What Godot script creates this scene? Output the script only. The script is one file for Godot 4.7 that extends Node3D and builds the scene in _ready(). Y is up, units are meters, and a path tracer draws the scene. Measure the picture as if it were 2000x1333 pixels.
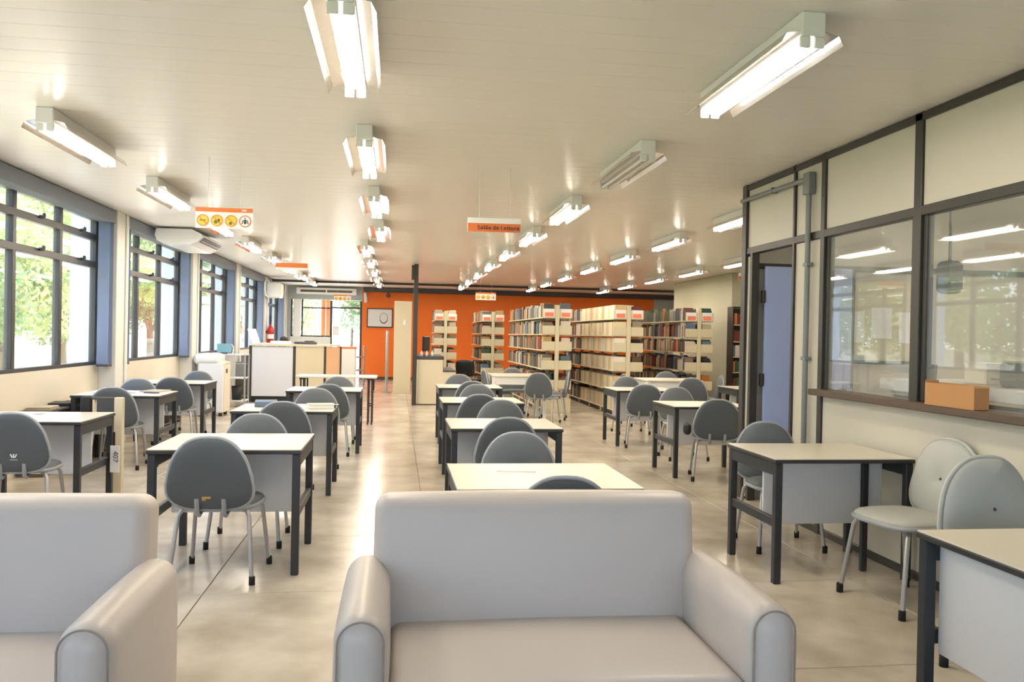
extends Node3D
# A university reading room: desks, grey chairs, two pale sofas, bookcases, strip lights, a row of windows.
const CEIL := 2.88
const WALL_L := -3.6
const PART_X := 3.2
var M := {}
var kept := {}
var used := {}
var rng := RandomNumberGenerator.new()

# ---------- meshes ----------
class MB:
	var st := SurfaceTool.new()
	func _init() -> void:
		st.begin(Mesh.PRIMITIVE_TRIANGLES)
		flat()
	func flat() -> MB:
		st.set_smooth_group(-1)
		return self
	func smooth(n := 1) -> MB:
		st.set_smooth_group(n)
		return self
	func tri(a: Vector3, b: Vector3, c: Vector3) -> void:   # a, b, c counter-clockwise seen from outside
		st.add_vertex(a); st.add_vertex(c); st.add_vertex(b)
	func quad(a: Vector3, b: Vector3, c: Vector3, d: Vector3) -> void:
		tri(a, b, c); tri(a, c, d)
	func face(p: Array, middle: Vector3) -> void:           # a convex polygon turned away from middle
		var n: Vector3 = (p[1] - p[0]).cross(p[2] - p[0])
		var out: bool = n.dot(p[0] - middle) >= 0.0
		for i in range(1, p.size() - 1):
			if out: tri(p[0], p[i], p[i + 1])
			else: tri(p[0], p[i + 1], p[i])
	func box(at: Vector3, size: Vector3, bevel := 0.0, turn := Basis()) -> MB:
		var h := size / 2.0
		var b: float = min(bevel, min(h.x, min(h.y, h.z)) * 0.98)
		var c := func(x, y, z): return at + turn * Vector3(x, y, z)
		var sg := [-1, 1]
		if b <= 0.0:
			for s in sg:
				face([c.call(s * h.x, -h.y, -h.z), c.call(s * h.x, h.y, -h.z), c.call(s * h.x, h.y, h.z), c.call(s * h.x, -h.y, h.z)], at)
				face([c.call(-h.x, s * h.y, -h.z), c.call(h.x, s * h.y, -h.z), c.call(h.x, s * h.y, h.z), c.call(-h.x, s * h.y, h.z)], at)
				face([c.call(-h.x, -h.y, s * h.z), c.call(h.x, -h.y, s * h.z), c.call(h.x, h.y, s * h.z), c.call(-h.x, h.y, s * h.z)], at)
			return self
		var i := h - Vector3(b, b, b)
		for s in sg:
			face([c.call(s * h.x, -i.y, -i.z), c.call(s * h.x, i.y, -i.z), c.call(s * h.x, i.y, i.z), c.call(s * h.x, -i.y, i.z)], at)
			face([c.call(-i.x, s * h.y, -i.z), c.call(i.x, s * h.y, -i.z), c.call(i.x, s * h.y, i.z), c.call(-i.x, s * h.y, i.z)], at)
			face([c.call(-i.x, -i.y, s * h.z), c.call(i.x, -i.y, s * h.z), c.call(i.x, i.y, s * h.z), c.call(-i.x, i.y, s * h.z)], at)
			for t in sg:
				face([c.call(s * h.x, t * i.y, -i.z), c.call(s * h.x, t * i.y, i.z), c.call(s * i.x, t * h.y, i.z), c.call(s * i.x, t * h.y, -i.z)], at)
				face([c.call(s * h.x, -i.y, t * i.z), c.call(s * h.x, i.y, t * i.z), c.call(s * i.x, i.y, t * h.z), c.call(s * i.x, -i.y, t * h.z)], at)
				face([c.call(-i.x, s * h.y, t * i.z), c.call(i.x, s * h.y, t * i.z), c.call(i.x, s * i.y, t * h.z), c.call(-i.x, s * i.y, t * h.z)], at)
				for u in sg:
					face([c.call(s * h.x, t * i.y, u * i.z), c.call(s * i.x, t * h.y, u * i.z), c.call(s * i.x, t * i.y, u * h.z)], at)
		return self
	# a cushion: a box with round edges whose faces swell by bulge
	func rbox(at: Vector3, size: Vector3, r: float, bulge := Vector3.ZERO, turn := Basis()) -> MB:
		smooth(2)
		var h := size / 2.0
		r = min(r, min(h.x, min(h.y, h.z)))
		var us := []
		for k in 5: us.append([-1, k / 4.0])
		for k in range(1, 8): us.append([0, k / 8.0 * 2.0 - 1.0])
		for k in 5: us.append([1, 1.0 - k / 4.0])
		var coord := func(u, half):
			var inner: float = half - r
			if u[0] == 0: return inner * u[1]
			return u[0] * (inner + r * tan((1.0 - u[1]) * PI / 4.0))
		for axis in 3:
			for s in [-1.0, 1.0]:
				var pts := []
				for a in us:
					var row := []
					for b in us:
						var q := Vector3.ZERO
						q[axis] = s * h[axis]
						q[(axis + 1) % 3] = coord.call(a, h[(axis + 1) % 3])
						q[(axis + 2) % 3] = coord.call(b, h[(axis + 2) % 3])
						var inn := Vector3(clamp(q.x, -h.x + r, h.x - r), clamp(q.y, -h.y + r, h.y - r), clamp(q.z, -h.z + r, h.z - r))
						var d := q - inn
						var p := inn + d.normalized() * r if d.length() > 1e-6 else q
						var n := Vector3(p.x / h.x, p.y / h.y, p.z / h.z)
						for k in 3:
							p[k] += sign(n[k]) * bulge[k] * pow(abs(n[k]), 2) * (1.0 - pow(n[(k + 1) % 3], 2)) * (1.0 - pow(n[(k + 2) % 3], 2))
						row.append(at + turn * p)
					pts.append(row)
				for i in us.size() - 1:
					for j in us.size() - 1:
						if s > 0: quad(pts[i][j], pts[i + 1][j], pts[i + 1][j + 1], pts[i][j + 1])
						else: quad(pts[i][j], pts[i][j + 1], pts[i + 1][j + 1], pts[i + 1][j])
		return flat()
	func tube(p: Array, r, sides := 8, closed := false) -> MB:
		var n := p.size()
		var rings := []
		var side := Vector3.ZERO
		for i in n:
			var a: Vector3 = p[(i - 1 + n) % n] if closed or i > 0 else p[i]
			var b: Vector3 = p[(i + 1) % n] if closed or i < n - 1 else p[i]
			var d := (b - a).normalized()
			if side == Vector3.ZERO:
				side = d.cross(Vector3.UP if abs(d.y) < 0.9 else Vector3.RIGHT).normalized()
			side = (side - d * side.dot(d)).normalized()
			var up := d.cross(side)
			var rad: float = r[i] if r is Array else r
			var ring := []
			for k in sides:
				var t := TAU * k / sides
				ring.append(p[i] + (side * cos(t) + up * sin(t)) * rad)
			rings.append(ring)
		smooth(3)
		for i in (n if closed else n - 1):
			for k in sides:
				var l := (k + 1) % sides
				var ra = rings[i]; var rb = rings[(i + 1) % n]
				quad(ra[k], ra[l], rb[l], rb[k])
		flat()
		if not closed:
			var e0: Array = rings[0].duplicate(); e0.reverse()
			for k in range(1, sides - 1):
				tri(e0[0], e0[k], e0[k + 1])
				tri(rings[n - 1][0], rings[n - 1][k], rings[n - 1][k + 1])
		return self
	func lathe(prof: Array, sides := 20, at := Vector3.ZERO, turn := Basis(), sharp := false) -> MB:  # prof: Vector2(radius, height), going up
		if not sharp: smooth(4)
		for i in prof.size() - 1:
			for k in sides:
				var a := TAU * k / sides
				var b := TAU * (k + 1) / sides
				var f := func(q, t): return at + turn * Vector3(q.x * cos(t), q.y, -q.x * sin(t))
				quad(f.call(prof[i], a), f.call(prof[i], b), f.call(prof[i + 1], b), f.call(prof[i + 1], a))
		return flat()
	# a flat outline (x, y; counter-clockwise) pushed from z0 to z1
	func extrude(out: PackedVector2Array, z0: float, z1: float, at := Vector3.ZERO, turn := Basis()) -> MB:
		if not Geometry2D.is_polygon_clockwise(out):
			pass
		else:
			out = out.duplicate(); out.reverse()
		var idx := Geometry2D.triangulate_polygon(out)
		var f := func(q: Vector2, z: float): return at + turn * Vector3(q.x, q.y, z)
		for i in range(0, idx.size(), 3):
			var a := out[idx[i]]; var b := out[idx[i + 1]]; var c := out[idx[i + 2]]
			if (b - a).cross(c - a) < 0:
				var s := b; b = c; c = s
			tri(f.call(a, z1), f.call(b, z1), f.call(c, z1))
			tri(f.call(a, z0), f.call(c, z0), f.call(b, z0))
		for i in out.size():
			var a := out[i]; var b := out[(i + 1) % out.size()]
			quad(f.call(a, z0), f.call(b, z0), f.call(b, z1), f.call(a, z1))
		return self
	# a padded shape: outline by angle, front and back swelling
	func pad(outline: Callable, front: float, back: float, wrap := 0.0, at := Vector3.ZERO, turn := Basis(), around := 36, dimple := 0.0) -> MB:
		smooth(5)
		var ss := [0.0, 0.12, 0.35, 0.6, 0.8, 0.92, 0.975, 1.0]
		for side in [1.0, -1.0]:
			var rings := []
			for s in ss:
				var ring := []
				for k in around:
					var q: Vector2 = outline.call(TAU * k / around) * s
					var z: float = side * (front if side > 0 else back) * sqrt(max(0.0, 1.0 - pow(s, 5)))
					if side > 0 and dimple > 0.0: z -= dimple * exp(-s * s / 0.012)
					ring.append(at + turn * Vector3(q.x, q.y, z - wrap * q.x * q.x))
				rings.append(ring)
			for i in ss.size() - 1:
				for k in around:
					var l := (k + 1) % around
					if side > 0: quad(rings[i][k], rings[i + 1][k], rings[i + 1][l], rings[i][l])
					else: quad(rings[i][k], rings[i][l], rings[i + 1][l], rings[i + 1][k])
		return flat()
	func done() -> ArrayMesh:
		st.generate_normals()
		return st.commit()

func mb() -> MB: return MB.new()
func bx(size: Vector3, bevel := 0.003) -> ArrayMesh:
	var key := "b%s/%s" % [size, bevel]
	if not kept.has(key): kept[key] = mb().box(Vector3.ZERO, size, bevel).done()
	return kept[key]
func rod(r: float, h: float, sides := 14) -> ArrayMesh:      # an upright round bar, base at y 0
	var key := "r%s/%s/%s" % [r, h, sides]
	if not kept.has(key):
		kept[key] = mb().lathe([Vector2(0, 0), Vector2(r, 0)], sides, Vector3.ZERO, Basis(), true).lathe([Vector2(r, 0), Vector2(r, h)], sides).lathe([Vector2(r, h), Vector2(0, h)], sides, Vector3.ZERO, Basis(), true).done()
	return kept[key]

# ---------- nodes ----------
func numbered(called: String) -> String:
	used[called] = used.get(called, -1) + 1
	return called if used[called] == 0 else "%s_%03d" % [called, used[called]]
func tag(o: Node3D, label: String, category: String, group := "") -> Node3D:
	o.set_meta("label", label)
	o.set_meta("category", category)
	if group: o.set_meta("group", group)
	return o
func thing(called: String, label: String, category: String, at := Vector3.ZERO, turn := 0.0, group := "") -> Node3D:
	var o := Node3D.new()
	o.name = numbered(called)
	add_child(o)
	o.position = at
	o.rotation_degrees.y = turn
	return tag(o, label, category, group)
func part(parent: Node3D, called: String, mesh: Mesh, m: Material, at := Vector3.ZERO, turn := Vector3.ZERO) -> MeshInstance3D:
	var o := MeshInstance3D.new()
	o.name = called
	o.mesh = mesh
	o.material_override = m
	o.cast_shadow = GeometryInstance3D.SHADOW_CASTING_SETTING_ON
	parent.add_child(o, true)
	o.position = at
	o.rotation_degrees = turn
	return o
func single(called: String, label: String, category: String, mesh: Mesh, m: Material, at := Vector3.ZERO, turn := Vector3.ZERO, group := "") -> MeshInstance3D:
	var o := part(self, numbered(called), mesh, m, at, turn)
	tag(o, label, category, group)
	return o
func struct(called: String, mesh: Mesh, m: Material, at := Vector3.ZERO) -> MeshInstance3D:
	var o := part(self, called, mesh, m, at)
	o.set_meta("kind", "structure")
	return o
func copy(o: Node3D, at: Vector3, turn: float, label: String) -> Node3D:
	var c: Node3D = o.duplicate()
	c.name = numbered(str(o.name))
	add_child(c)
	c.position = at
	c.rotation_degrees.y = turn
	c.set_meta("label", label)
	return c

# ---------- materials ----------
func rgb(r: int, g: int, b: int, a := 1.0) -> Color: return Color(r / 255.0, g / 255.0, b / 255.0, a)
func mat(key: String, c: Color, rough := 0.6, metal := 0.0) -> StandardMaterial3D:
	var m := StandardMaterial3D.new()
	m.resource_name = key
	m.albedo_color = c
	m.roughness = rough
	m.metallic = metal
	M[key] = m
	return m
func noise_tex(freq: float, lo: Color, hi: Color, octaves := 4, seed_ := 1, size := 512, kind := FastNoiseLite.TYPE_SIMPLEX_SMOOTH) -> ImageTexture:
	var n := FastNoiseLite.new()
	n.noise_type = kind
	n.seed = seed_
	n.frequency = freq
	n.fractal_octaves = octaves
	var src := n.get_seamless_image(size, size)
	var im := Image.create(size, size, false, Image.FORMAT_RGB8)
	for y in size:
		for x in size:
			im.set_pixel(x, y, lo.lerp(hi, src.get_pixel(x, y).r))
	return ImageTexture.create_from_image(im)
func triplanar(m: StandardMaterial3D, scale: float, world := true) -> void:
	m.uv1_triplanar = true
	m.uv1_world_triplanar = world
	m.uv1_scale = Vector3.ONE * scale
func make_materials() -> void:
	var f := mat("polished_concrete", Color.WHITE, 0.24)
	f.albedo_texture = noise_tex(0.012, rgb(158, 147, 130), rgb(214, 205, 189), 6, 3)
	f.roughness_texture = noise_tex(0.02, Color(0.7, 0.7, 0.7), Color(1.3, 1.3, 1.3).clamp(), 4, 9, 256)
	triplanar(f, 0.22)
	mat("joint", rgb(112, 102, 88), 0.8)
	mat("pvc", rgb(240, 237, 230), 0.3)
	mat("pvc_gap", rgb(214, 208, 198), 0.7)
	mat("wall", rgb(222, 215, 199), 0.7)
	mat("wall_olive", rgb(198, 195, 170), 0.7)
	mat("wall_grey", rgb(172, 180, 180), 0.7)
	mat("orange", rgb(232, 112, 20), 0.55)
	mat("panel", rgb(199, 195, 181), 0.45)
	mat("panel_cream", rgb(214, 203, 176), 0.5)
	mat("panel_orange_bounce", rgb(222, 178, 140), 0.5)  # counter panel with light bounced off the orange wall painted in
	mat("frame", rgb(52, 49, 45), 0.45)
	mat("sill_brown", rgb(84, 68, 55), 0.5)
	mat("window_frame", rgb(62, 62, 63), 0.4, 0.2)
	mat("plaster", rgb(226, 226, 220), 0.7)
	mat("pelmet", rgb(128, 136, 146), 0.6)
	var s := mat("blind", rgb(140, 152, 172), 0.8)
	s.backlight_enabled = true
	s.backlight = rgb(170, 190, 220)
	var g := mat("glass", Color(0.93, 0.97, 0.96, 0.06), 0.02)
	g.transparency = BaseMaterial3D.TRANSPARENCY_ALPHA
	g = mat("office_glass", Color(0.9, 0.95, 0.93, 0.08), 0.02)
	g.transparency = BaseMaterial3D.TRANSPARENCY_ALPHA
	mat("door_daylight_tint", rgb(166, 184, 232), 0.3)  # white leaf; blue window daylight it reflects is painted into the colour
	var l := mat("leather", rgb(198, 189, 183), 0.4)
	mat("seam", rgb(150, 142, 134), 0.6)
	mat("laminate", rgb(222, 213, 195), 0.3)
	mat("desk_edge", rgb(46, 46, 48), 0.45)
	mat("desk_steel", rgb(54, 57, 60), 0.45, 0.3)
	mat("modesty", rgb(218, 219, 222), 0.4)
	var c := mat("chair_fabric", rgb(104, 110, 114), 0.75)
	c.albedo_texture = noise_tex(0.25, rgb(225, 225, 225), rgb(255, 255, 255), 2, 5, 128)
	triplanar(c, 14.0, false)
	c.rim_enabled = true
	c.rim = 0.25
	mat("chair_back", rgb(78, 84, 89), 0.6)
	mat("chair_rim", rgb(152, 157, 163), 0.45)
	mat("chair_leg", rgb(176, 176, 178), 0.35, 0.55)
	mat("shell_grey", rgb(176, 178, 172), 0.5)
	mat("rubber", rgb(30, 30, 31), 0.8)
	mat("black", rgb(28, 28, 30), 0.5)
	mat("dark_grey", rgb(70, 66, 70), 0.5)
	mat("white", rgb(235, 235, 232), 0.45)
	mat("white_gloss", rgb(232, 233, 233), 0.25)
	mat("cream", rgb(226, 217, 196), 0.5)
	mat("steel", rgb(190, 190, 190), 0.25, 0.9)
	mat("mirror", rgb(225, 225, 222), 0.12, 0.95)
	mat("conduit", rgb(120, 126, 126), 0.45, 0.2)
	mat("shelf_metal", rgb(208, 199, 170), 0.5)
	mat("shelf_dark", rgb(92, 82, 66), 0.6)
	mat("kraft", rgb(176, 130, 84), 0.8)
	mat("red", rgb(190, 30, 22), 0.35)
	mat("sign_orange", rgb(216, 116, 52), 0.5)
	mat("sign_yellow", rgb(214, 196, 66), 0.5)
	mat("sign_red", rgb(196, 84, 56), 0.5)
	mat("sign_green", rgb(70, 110, 58), 0.5)
	mat("salmon", rgb(236, 132, 96), 0.6)
	mat("brown_text", rgb(96, 48, 22), 0.6)
	mat("teal", rgb(120, 168, 182), 0.4)
	mat("paper", rgb(238, 238, 240), 0.7)
	mat("gold", rgb(196, 160, 90), 0.35, 0.7)
	mat("pages", rgb(226, 214, 186), 0.8)
	mat("filebox", rgb(224, 208, 170), 0.7)
	mat("filebox_pale", rgb(234, 226, 206), 0.7)
	mat("filebox_tan", rgb(212, 190, 146), 0.7)
	mat("hair", rgb(38, 30, 26), 0.6)
	mat("skin", rgb(150, 102, 78), 0.55)
	mat("shirt", rgb(92, 100, 116), 0.8)
	var t := mat("tube_on", Color.WHITE, 0.4)
	t.emission_enabled = true
	t.emission = rgb(255, 242, 224)
	t.emission_energy_multiplier = 36.0
	mat("tube_off", rgb(226, 224, 216), 0.3)
	var v := mat("leaf", rgb(156, 168, 112), 0.7)
	v.backlight_enabled = true
	v.backlight = rgb(176, 186, 120)
	v = mat("leaf_dark", rgb(116, 136, 92), 0.7)
	v.backlight_enabled = true
	v.backlight = rgb(132, 150, 96)
	mat("bark", rgb(118, 100, 82), 0.9)
	mat("paving", rgb(206, 198, 184), 0.8)
	mat("grass", rgb(136, 148, 92), 0.9)
	mat("render_white", rgb(232, 228, 220), 0.8)
	mat("concrete_fin", rgb(206, 212, 220), 0.75)
	mat("orange_pipe", rgb(214, 104, 6), 0.3)
	var pal := [[76, 74, 70], [128, 112, 90], [150, 138, 112], [196, 186, 158], [96, 72, 54], [92, 100, 104], [178, 166, 142], [112, 52, 42], [54, 84, 66], [208, 200, 184], [112, 92, 78], [192, 112, 60], [96, 118, 142], [176, 150, 96], [226, 220, 206], [44, 40, 42]]
	for i in pal.size(): mat("book_%d" % i, rgb(pal[i][0], pal[i][1], pal[i][2]), 0.65)
	mat("book_bright", rgb(240, 110, 30), 0.6)
	mat("book_teal", rgb(30, 140, 120), 0.6)

func set_camera_and_light() -> void:
	var cam := Camera3D.new()
	cam.name = "camera"
	add_child(cam)
	cam.transform = Transform3D(Basis(Vector3(0.99030453, 0.01999829, 0.13746635), Vector3(-0.01896258, 0.99978112, -0.00883982), -Vector3(0.13761304, -0.0061474, -0.99046699)), Vector3(0, 1.45, 0))
	cam.fov = rad_to_deg(2.0 * atan(666.5 / 1614.0))
	cam.near = 0.05
	cam.far = 400.0
	cam.current = true
	var we := WorldEnvironment.new()
	we.name = "surroundings"
	var e := Environment.new()
	e.background_mode = Environment.BG_SKY
	var sky := Sky.new()
	var p := ProceduralSkyMaterial.new()
	p.sky_top_color = rgb(150, 186, 236)
	p.sky_horizon_color = rgb(226, 234, 246)
	p.ground_bottom_color = rgb(150, 148, 140)
	p.ground_horizon_color = rgb(226, 230, 236)
	p.sky_energy_multiplier = 1.0
	sky.sky_material = p
	e.sky = sky
	e.background_energy_multiplier = 8.0
	e.tonemap_mode = Environment.TONE_MAPPER_LINEAR
	e.tonemap_exposure = 1.0
	e.sdfgi_enabled = true
	e.ssao_enabled = true
	e.ssil_enabled = true
	we.environment = e
	add_child(we)
	var sun := DirectionalLight3D.new()
	sun.name = "sun"
	add_child(sun)
	sun.look_at_from_position(Vector3(2, 12, -7), Vector3(0, 0, 0))
	sun.light_color = rgb(255, 244, 226)
	sun.light_energy = 8.0
	sun.light_angular_distance = 0.6
	sun.shadow_enabled = true

const LAMP_ENERGY := 1.35
const LAMP_COLOR := Color(1.0, 0.935, 0.85)

func _ready() -> void:
	rng.seed = 7
	set_camera_and_light()
	make_materials()
	build_shell()
	build_left_wall()
	build_back_wall()
	build_partition()
	build_outside()
	build_lights()
	build_sofas()
	build_desks()
	build_chairs()
	build_bookcases()
	build_far_furniture()
	build_signs_and_fittings()
	build_office()
	build_person()

# ---------- the room ----------
func build_shell() -> void:
	var x0 := WALL_L - 0.2
	var x1 := 9.4
	var z0 := -26.4
	var z1 := 4.2
	var cx := (x0 + x1) / 2
	var cz := (z0 + z1) / 2
	var fl := struct("floor", bx(Vector3(x1 - x0, 0.12, z1 - z0), 0), M.joint, Vector3(cx, -0.067, cz))
	# concrete slabs 1.27 m square with sawn joints
	var zs := []
	var z := 4.18
	for k in 26: zs.append(4.18 - 1.27 * k)
	var x := -4.84
	var g := 0.006
	for i in 12:
		var xa: float = max(x0, -4.84 + 1.27 * i)
		var xb: float = min(x1, -4.84 + 1.27 * (i + 1))
		if xb - xa < 0.02: continue
		for k in 25:
			var za: float = min(z1, 4.18 - 1.27 * k)
			var zb: float = max(z0, 4.18 - 1.27 * (k + 1))
			if za - zb < 0.02: continue
			part(fl, "slab", bx(Vector3(xb - xa - g, 0.02, za - zb - g), 0.0015), M.polished_concrete, Vector3((xa + xb) / 2 - cx, 0.057, (za + zb) / 2 - cz))
	var ce := struct("ceiling", bx(Vector3(x1 - x0, 0.2, z1 - z0), 0), M.pvc_gap, Vector3(cx, CEIL + 0.115, cz))
	var n := int((z1 - z0) / 0.2)
	for k in n:
		part(ce, "plank", bx(Vector3(x1 - x0, 0.014, 0.198), 0.0015), M.pvc, Vector3(0, -0.108, z1 - 0.1 - 0.2 * k - cz))
	# the end wall behind the sofas, with one wide window
	var w := struct("wall_front", mb().box(Vector3(cx, 0.45, z1 + 0.1), Vector3(x1 - x0, 0.9, 0.2)).box(Vector3(cx, 2.79, z1 + 0.1), Vector3(x1 - x0, 0.18, 0.2)).box(Vector3(x0 + 0.4, 1.8, z1 + 0.1), Vector3(0.8, 1.8, 0.2)).box(Vector3((3.2 + x1) / 2, 1.8, z1 + 0.1), Vector3(x1 - 3.2, 1.8, 0.2)).done(), M.wall)
	var wf := Node3D.new()
	wf.name = "window_9"
	wf.set_meta("kind", "structure")
	add_child(wf)
	for k in 7:
		part(wf, "mullion", bx(Vector3(0.05, 1.8, 0.06)), M.window_frame, Vector3(-2.975 + 6.15 * k / 6.0, 1.8, z1 + 0.1))
		if k < 6: part(wf, "pane", bx(Vector3(0.97, 1.76, 0.006), 0), M.glass, Vector3(-2.975 + 6.15 * (k + 0.5) / 6.0, 1.8, z1 + 0.1))
	for y in [0.92, 2.68]: part(wf, "rail", bx(Vector3(6.2, 0.05, 0.06)), M.window_frame, Vector3(0.1, y, z1 + 0.1))
	# the far end of the hall on the bookcase side: a room-high block and the outer wall
	struct("wall_right", bx(Vector3(0.2, CEIL, z1 - z0), 0), M.wall, Vector3(x1 - 0.1, CEIL / 2, cz))
	struct("wall_block", bx(Vector3(2.2, CEIL, 3.7), 0.004), M.wall_olive, Vector3(7.0 + 1.1, CEIL / 2, -18.55))
	part(self, "trim_1", bx(Vector3(12.6, 0.06, 0.08), 0.004), M.frame, Vector3(2.7, CEIL - 0.04, -23.3)).set_meta("kind", "structure")
	part(self, "trim_2", bx(Vector3(10.2, 0.14, 0.25), 0.004), M.dark_grey, Vector3(4.05, CEIL - 0.08, -26.06)).set_meta("kind", "structure")

# ---------- window wall ----------
func build_left_wall() -> void:
	var T := 0.14
	var xm := WALL_L - T / 2
	var wl := struct("wall_left", mb().box(Vector3(xm, 0.5, -11.1), Vector3(T, 1.0, 30.6)).box(Vector3(xm, 2.84, -11.1), Vector3(T, 0.1, 30.6)).done(), M.wall)
	for k in 9:
		var zr := 0.74 - 3.79 * k            # far jamb of window k
		# pier and the pilaster standing out into the room
		if k < 8:
			part(wl, "pier", bx(Vector3(T, 1.8, 0.49), 0), M.wall, Vector3(xm, 1.9, zr - 0.245))
			part(wl, "pilaster", bx(Vector3(0.2, CEIL, 0.45), 0.006), M.plaster, Vector3(WALL_L + 0.1, CEIL / 2, zr - 0.245))
			part(wl, "fin", bx(Vector3(0.22, 4.2, 0.3), 0.01), M.concrete_fin, Vector3(WALL_L - T - 0.12, 1.9, zr - 0.25))
			part(wl, "conduit_pipe", rod(0.014, CEIL), M.white, Vector3(WALL_L + 0.215, 0, zr - 0.33))
		if k == 8: continue
		var z0 := zr + 3.3
		if k == 0: z0 = 4.2
		var width := z0 - zr
		var win := Node3D.new()
		win.name = "window_%d" % (k + 1)
		win.set_meta("kind", "structure")
		add_child(win)
		win.position = Vector3(WALL_L - 0.05, 0, zr)
		var nx := 3
		var pw := width / nx
		for i in nx + 1:
			part(win, "mullion", bx(Vector3(0.07, 1.79, 0.075 if i > 0 else 0.06), 0.004), M.window_frame, Vector3(0, 1.89, clamp(pw * i, 0.03, width - 0.03)))
		for y in [1.01, 2.206, 2.535, 2.77]:
			part(win, "rail", bx(Vector3(0.07, 0.075 if y > 2.0 and y < 2.7 else 0.06, width), 0.004), M.window_frame, Vector3(0.002, y, width / 2))
		for i in nx:
			for r in [[1.04, 2.17], [2.245, 2.5], [2.572, 2.74]]:
				part(win, "pane", bx(Vector3(0.006, r[1] - r[0], pw - 0.07), 0), M.glass, Vector3(-0.005, (r[0] + r[1]) / 2, pw * (i + 0.5)))
			for y in [2.206, 2.535]:
				var hd := part(win, "handle", mb().box(Vector3(0.05, 0, 0), Vector3(0.04, 0.03, 0.09), 0.012).box(Vector3(0.075, 0.014, 0), Vector3(0.03, 0.05, 0.035), 0.01).done(), M.window_frame, Vector3(0.0, y + 0.03, pw * (i + 0.5)))
		# blind: rail box under the ceiling and slats gathered at both sides
		var names := ["behind the camera side", "beside the sofas", "over the first desk", "beside the hanging pictogram sign", "over the ceiling air conditioner", "over the copier and trolley", "near the reception counter", "beside the fire extinguisher"]
		var b := thing("vertical_blind", "grey-blue vertical blind drawn open, on the window " + ["behind the sofas at the hall's start", "beside the pale sofa", "before the window-side desks begin", "beside the first window-side desk", "just before the ceiling air conditioner", "behind the white copier", "behind the steel trolley", "beside the red fire extinguisher"][k], "blind", Vector3(WALL_L, 0, zr), 0, "vertical blinds on the window wall")
		part(b, "head_rail", bx(Vector3(0.16, 0.15, width), 0.006), M.pelmet, Vector3(0.11, CEIL - 0.085, width / 2))
		for i in 7:
			part(b, "slat", bx(Vector3(0.125, 1.78, 0.004), 0), M.blind, Vector3(0.105, 1.9, 0.02 + 0.022 * i), Vector3(0, 4 - 2 * (i % 3), 0))
		for i in 7:
			part(b, "slat", bx(Vector3(0.125, 1.78, 0.004), 0), M.blind, Vector3(0.105, 1.9, width - 0.02 - 0.022 * i), Vector3(0, -4 + 2 * (i % 3), 0))
		for zz in [0.09, width - 0.09]:
			part(b, "weight_chain", bx(Vector3(0.13, 0.03, 0.16), 0.006), M.dark_grey, Vector3(0.105, 1.0, zz))

# ---------- far end wall with the entrance ----------
func build_back_wall() -> void:
	var z := -26.3
	struct("wall_back", mb().box(Vector3(-3.52, CEIL / 2, z), Vector3(0.5, CEIL, 0.2)).box(Vector3(-2.19, 2.67, z), Vector3(2.18, 0.42, 0.2)).box(Vector3(8.9, CEIL / 2, z), Vector3(1.2, CEIL, 0.2)).done(), M.wall_grey)
	struct("wall_low", bx(Vector3(1.22, 1.3, 0.2), 0.004), M.plaster, Vector3(-2.67, 0.65, z))
	struct("wall_orange", bx(Vector3(9.4, CEIL, 0.2), 0), M.orange, Vector3(3.6, CEIL / 2, z))
	part(self, "baseboard_orange", bx(Vector3(9.4, 0.09, 0.02), 0.003), M.sill_brown, Vector3(3.6, 0.045, z + 0.11)).set_meta("kind", "structure")
	var w := Node3D.new()
	w.name = "window_10"
	w.set_meta("kind", "structure")
	add_child(w)
	w.position = Vector3(0, 0, z)
	for x in [-3.25, -2.93]:
		part(w, "mullion", bx(Vector3(0.05, 1.16, 0.07)), M.window_frame, Vector3(x, 1.88, 0))
	part(w, "cover_post", bx(Vector3(0.22, 1.16, 0.1), 0.005), M.white, Vector3(-3.08, 1.88, 0.06))
	part(w, "rail", bx(Vector3(0.86, 0.04, 0.06)), M.window_frame, Vector3(-2.5, 2.2, 0))
	part(w, "rail", bx(Vector3(1.2, 0.05, 0.07)), M.window_frame, Vector3(-2.67, 1.32, 0))
	part(w, "pane", bx(Vector3(0.82, 1.12, 0.006), 0), M.glass, Vector3(-2.49, 1.88, 0))
	part(w, "pane", bx(Vector3(0.28, 1.12, 0.006), 0), M.glass, Vector3(-3.09, 1.88, -0.02))
	var d := Node3D.new()
	d.name = "door_2"
	d.set_meta("kind", "structure")
	add_child(d)
	d.position = Vector3(0, 0, z)
	for x in [-2.05, -1.13]:
		part(d, "jamb", bx(Vector3(0.07, 2.44, 0.08)), M.window_frame, Vector3(x, 1.22, 0))
	part(d, "transom", bx(Vector3(0.95, 0.05, 0.06)), M.window_frame, Vector3(-1.6, 2.22, 0))
	part(d, "transom_pane", bx(Vector3(0.9, 0.2, 0.006), 0), M.glass, Vector3(-1.6, 2.35, 0))
	part(d, "leaf_pane", bx(Vector3(0.9, 2.18, 0.008), 0), M.glass, Vector3(-1.6, 1.1, 0))
	part(d, "notice", bx(Vector3(0.2, 0.29, 0.002), 0), M.paper, Vector3(-1.9, 1.5, 0.05))

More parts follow.
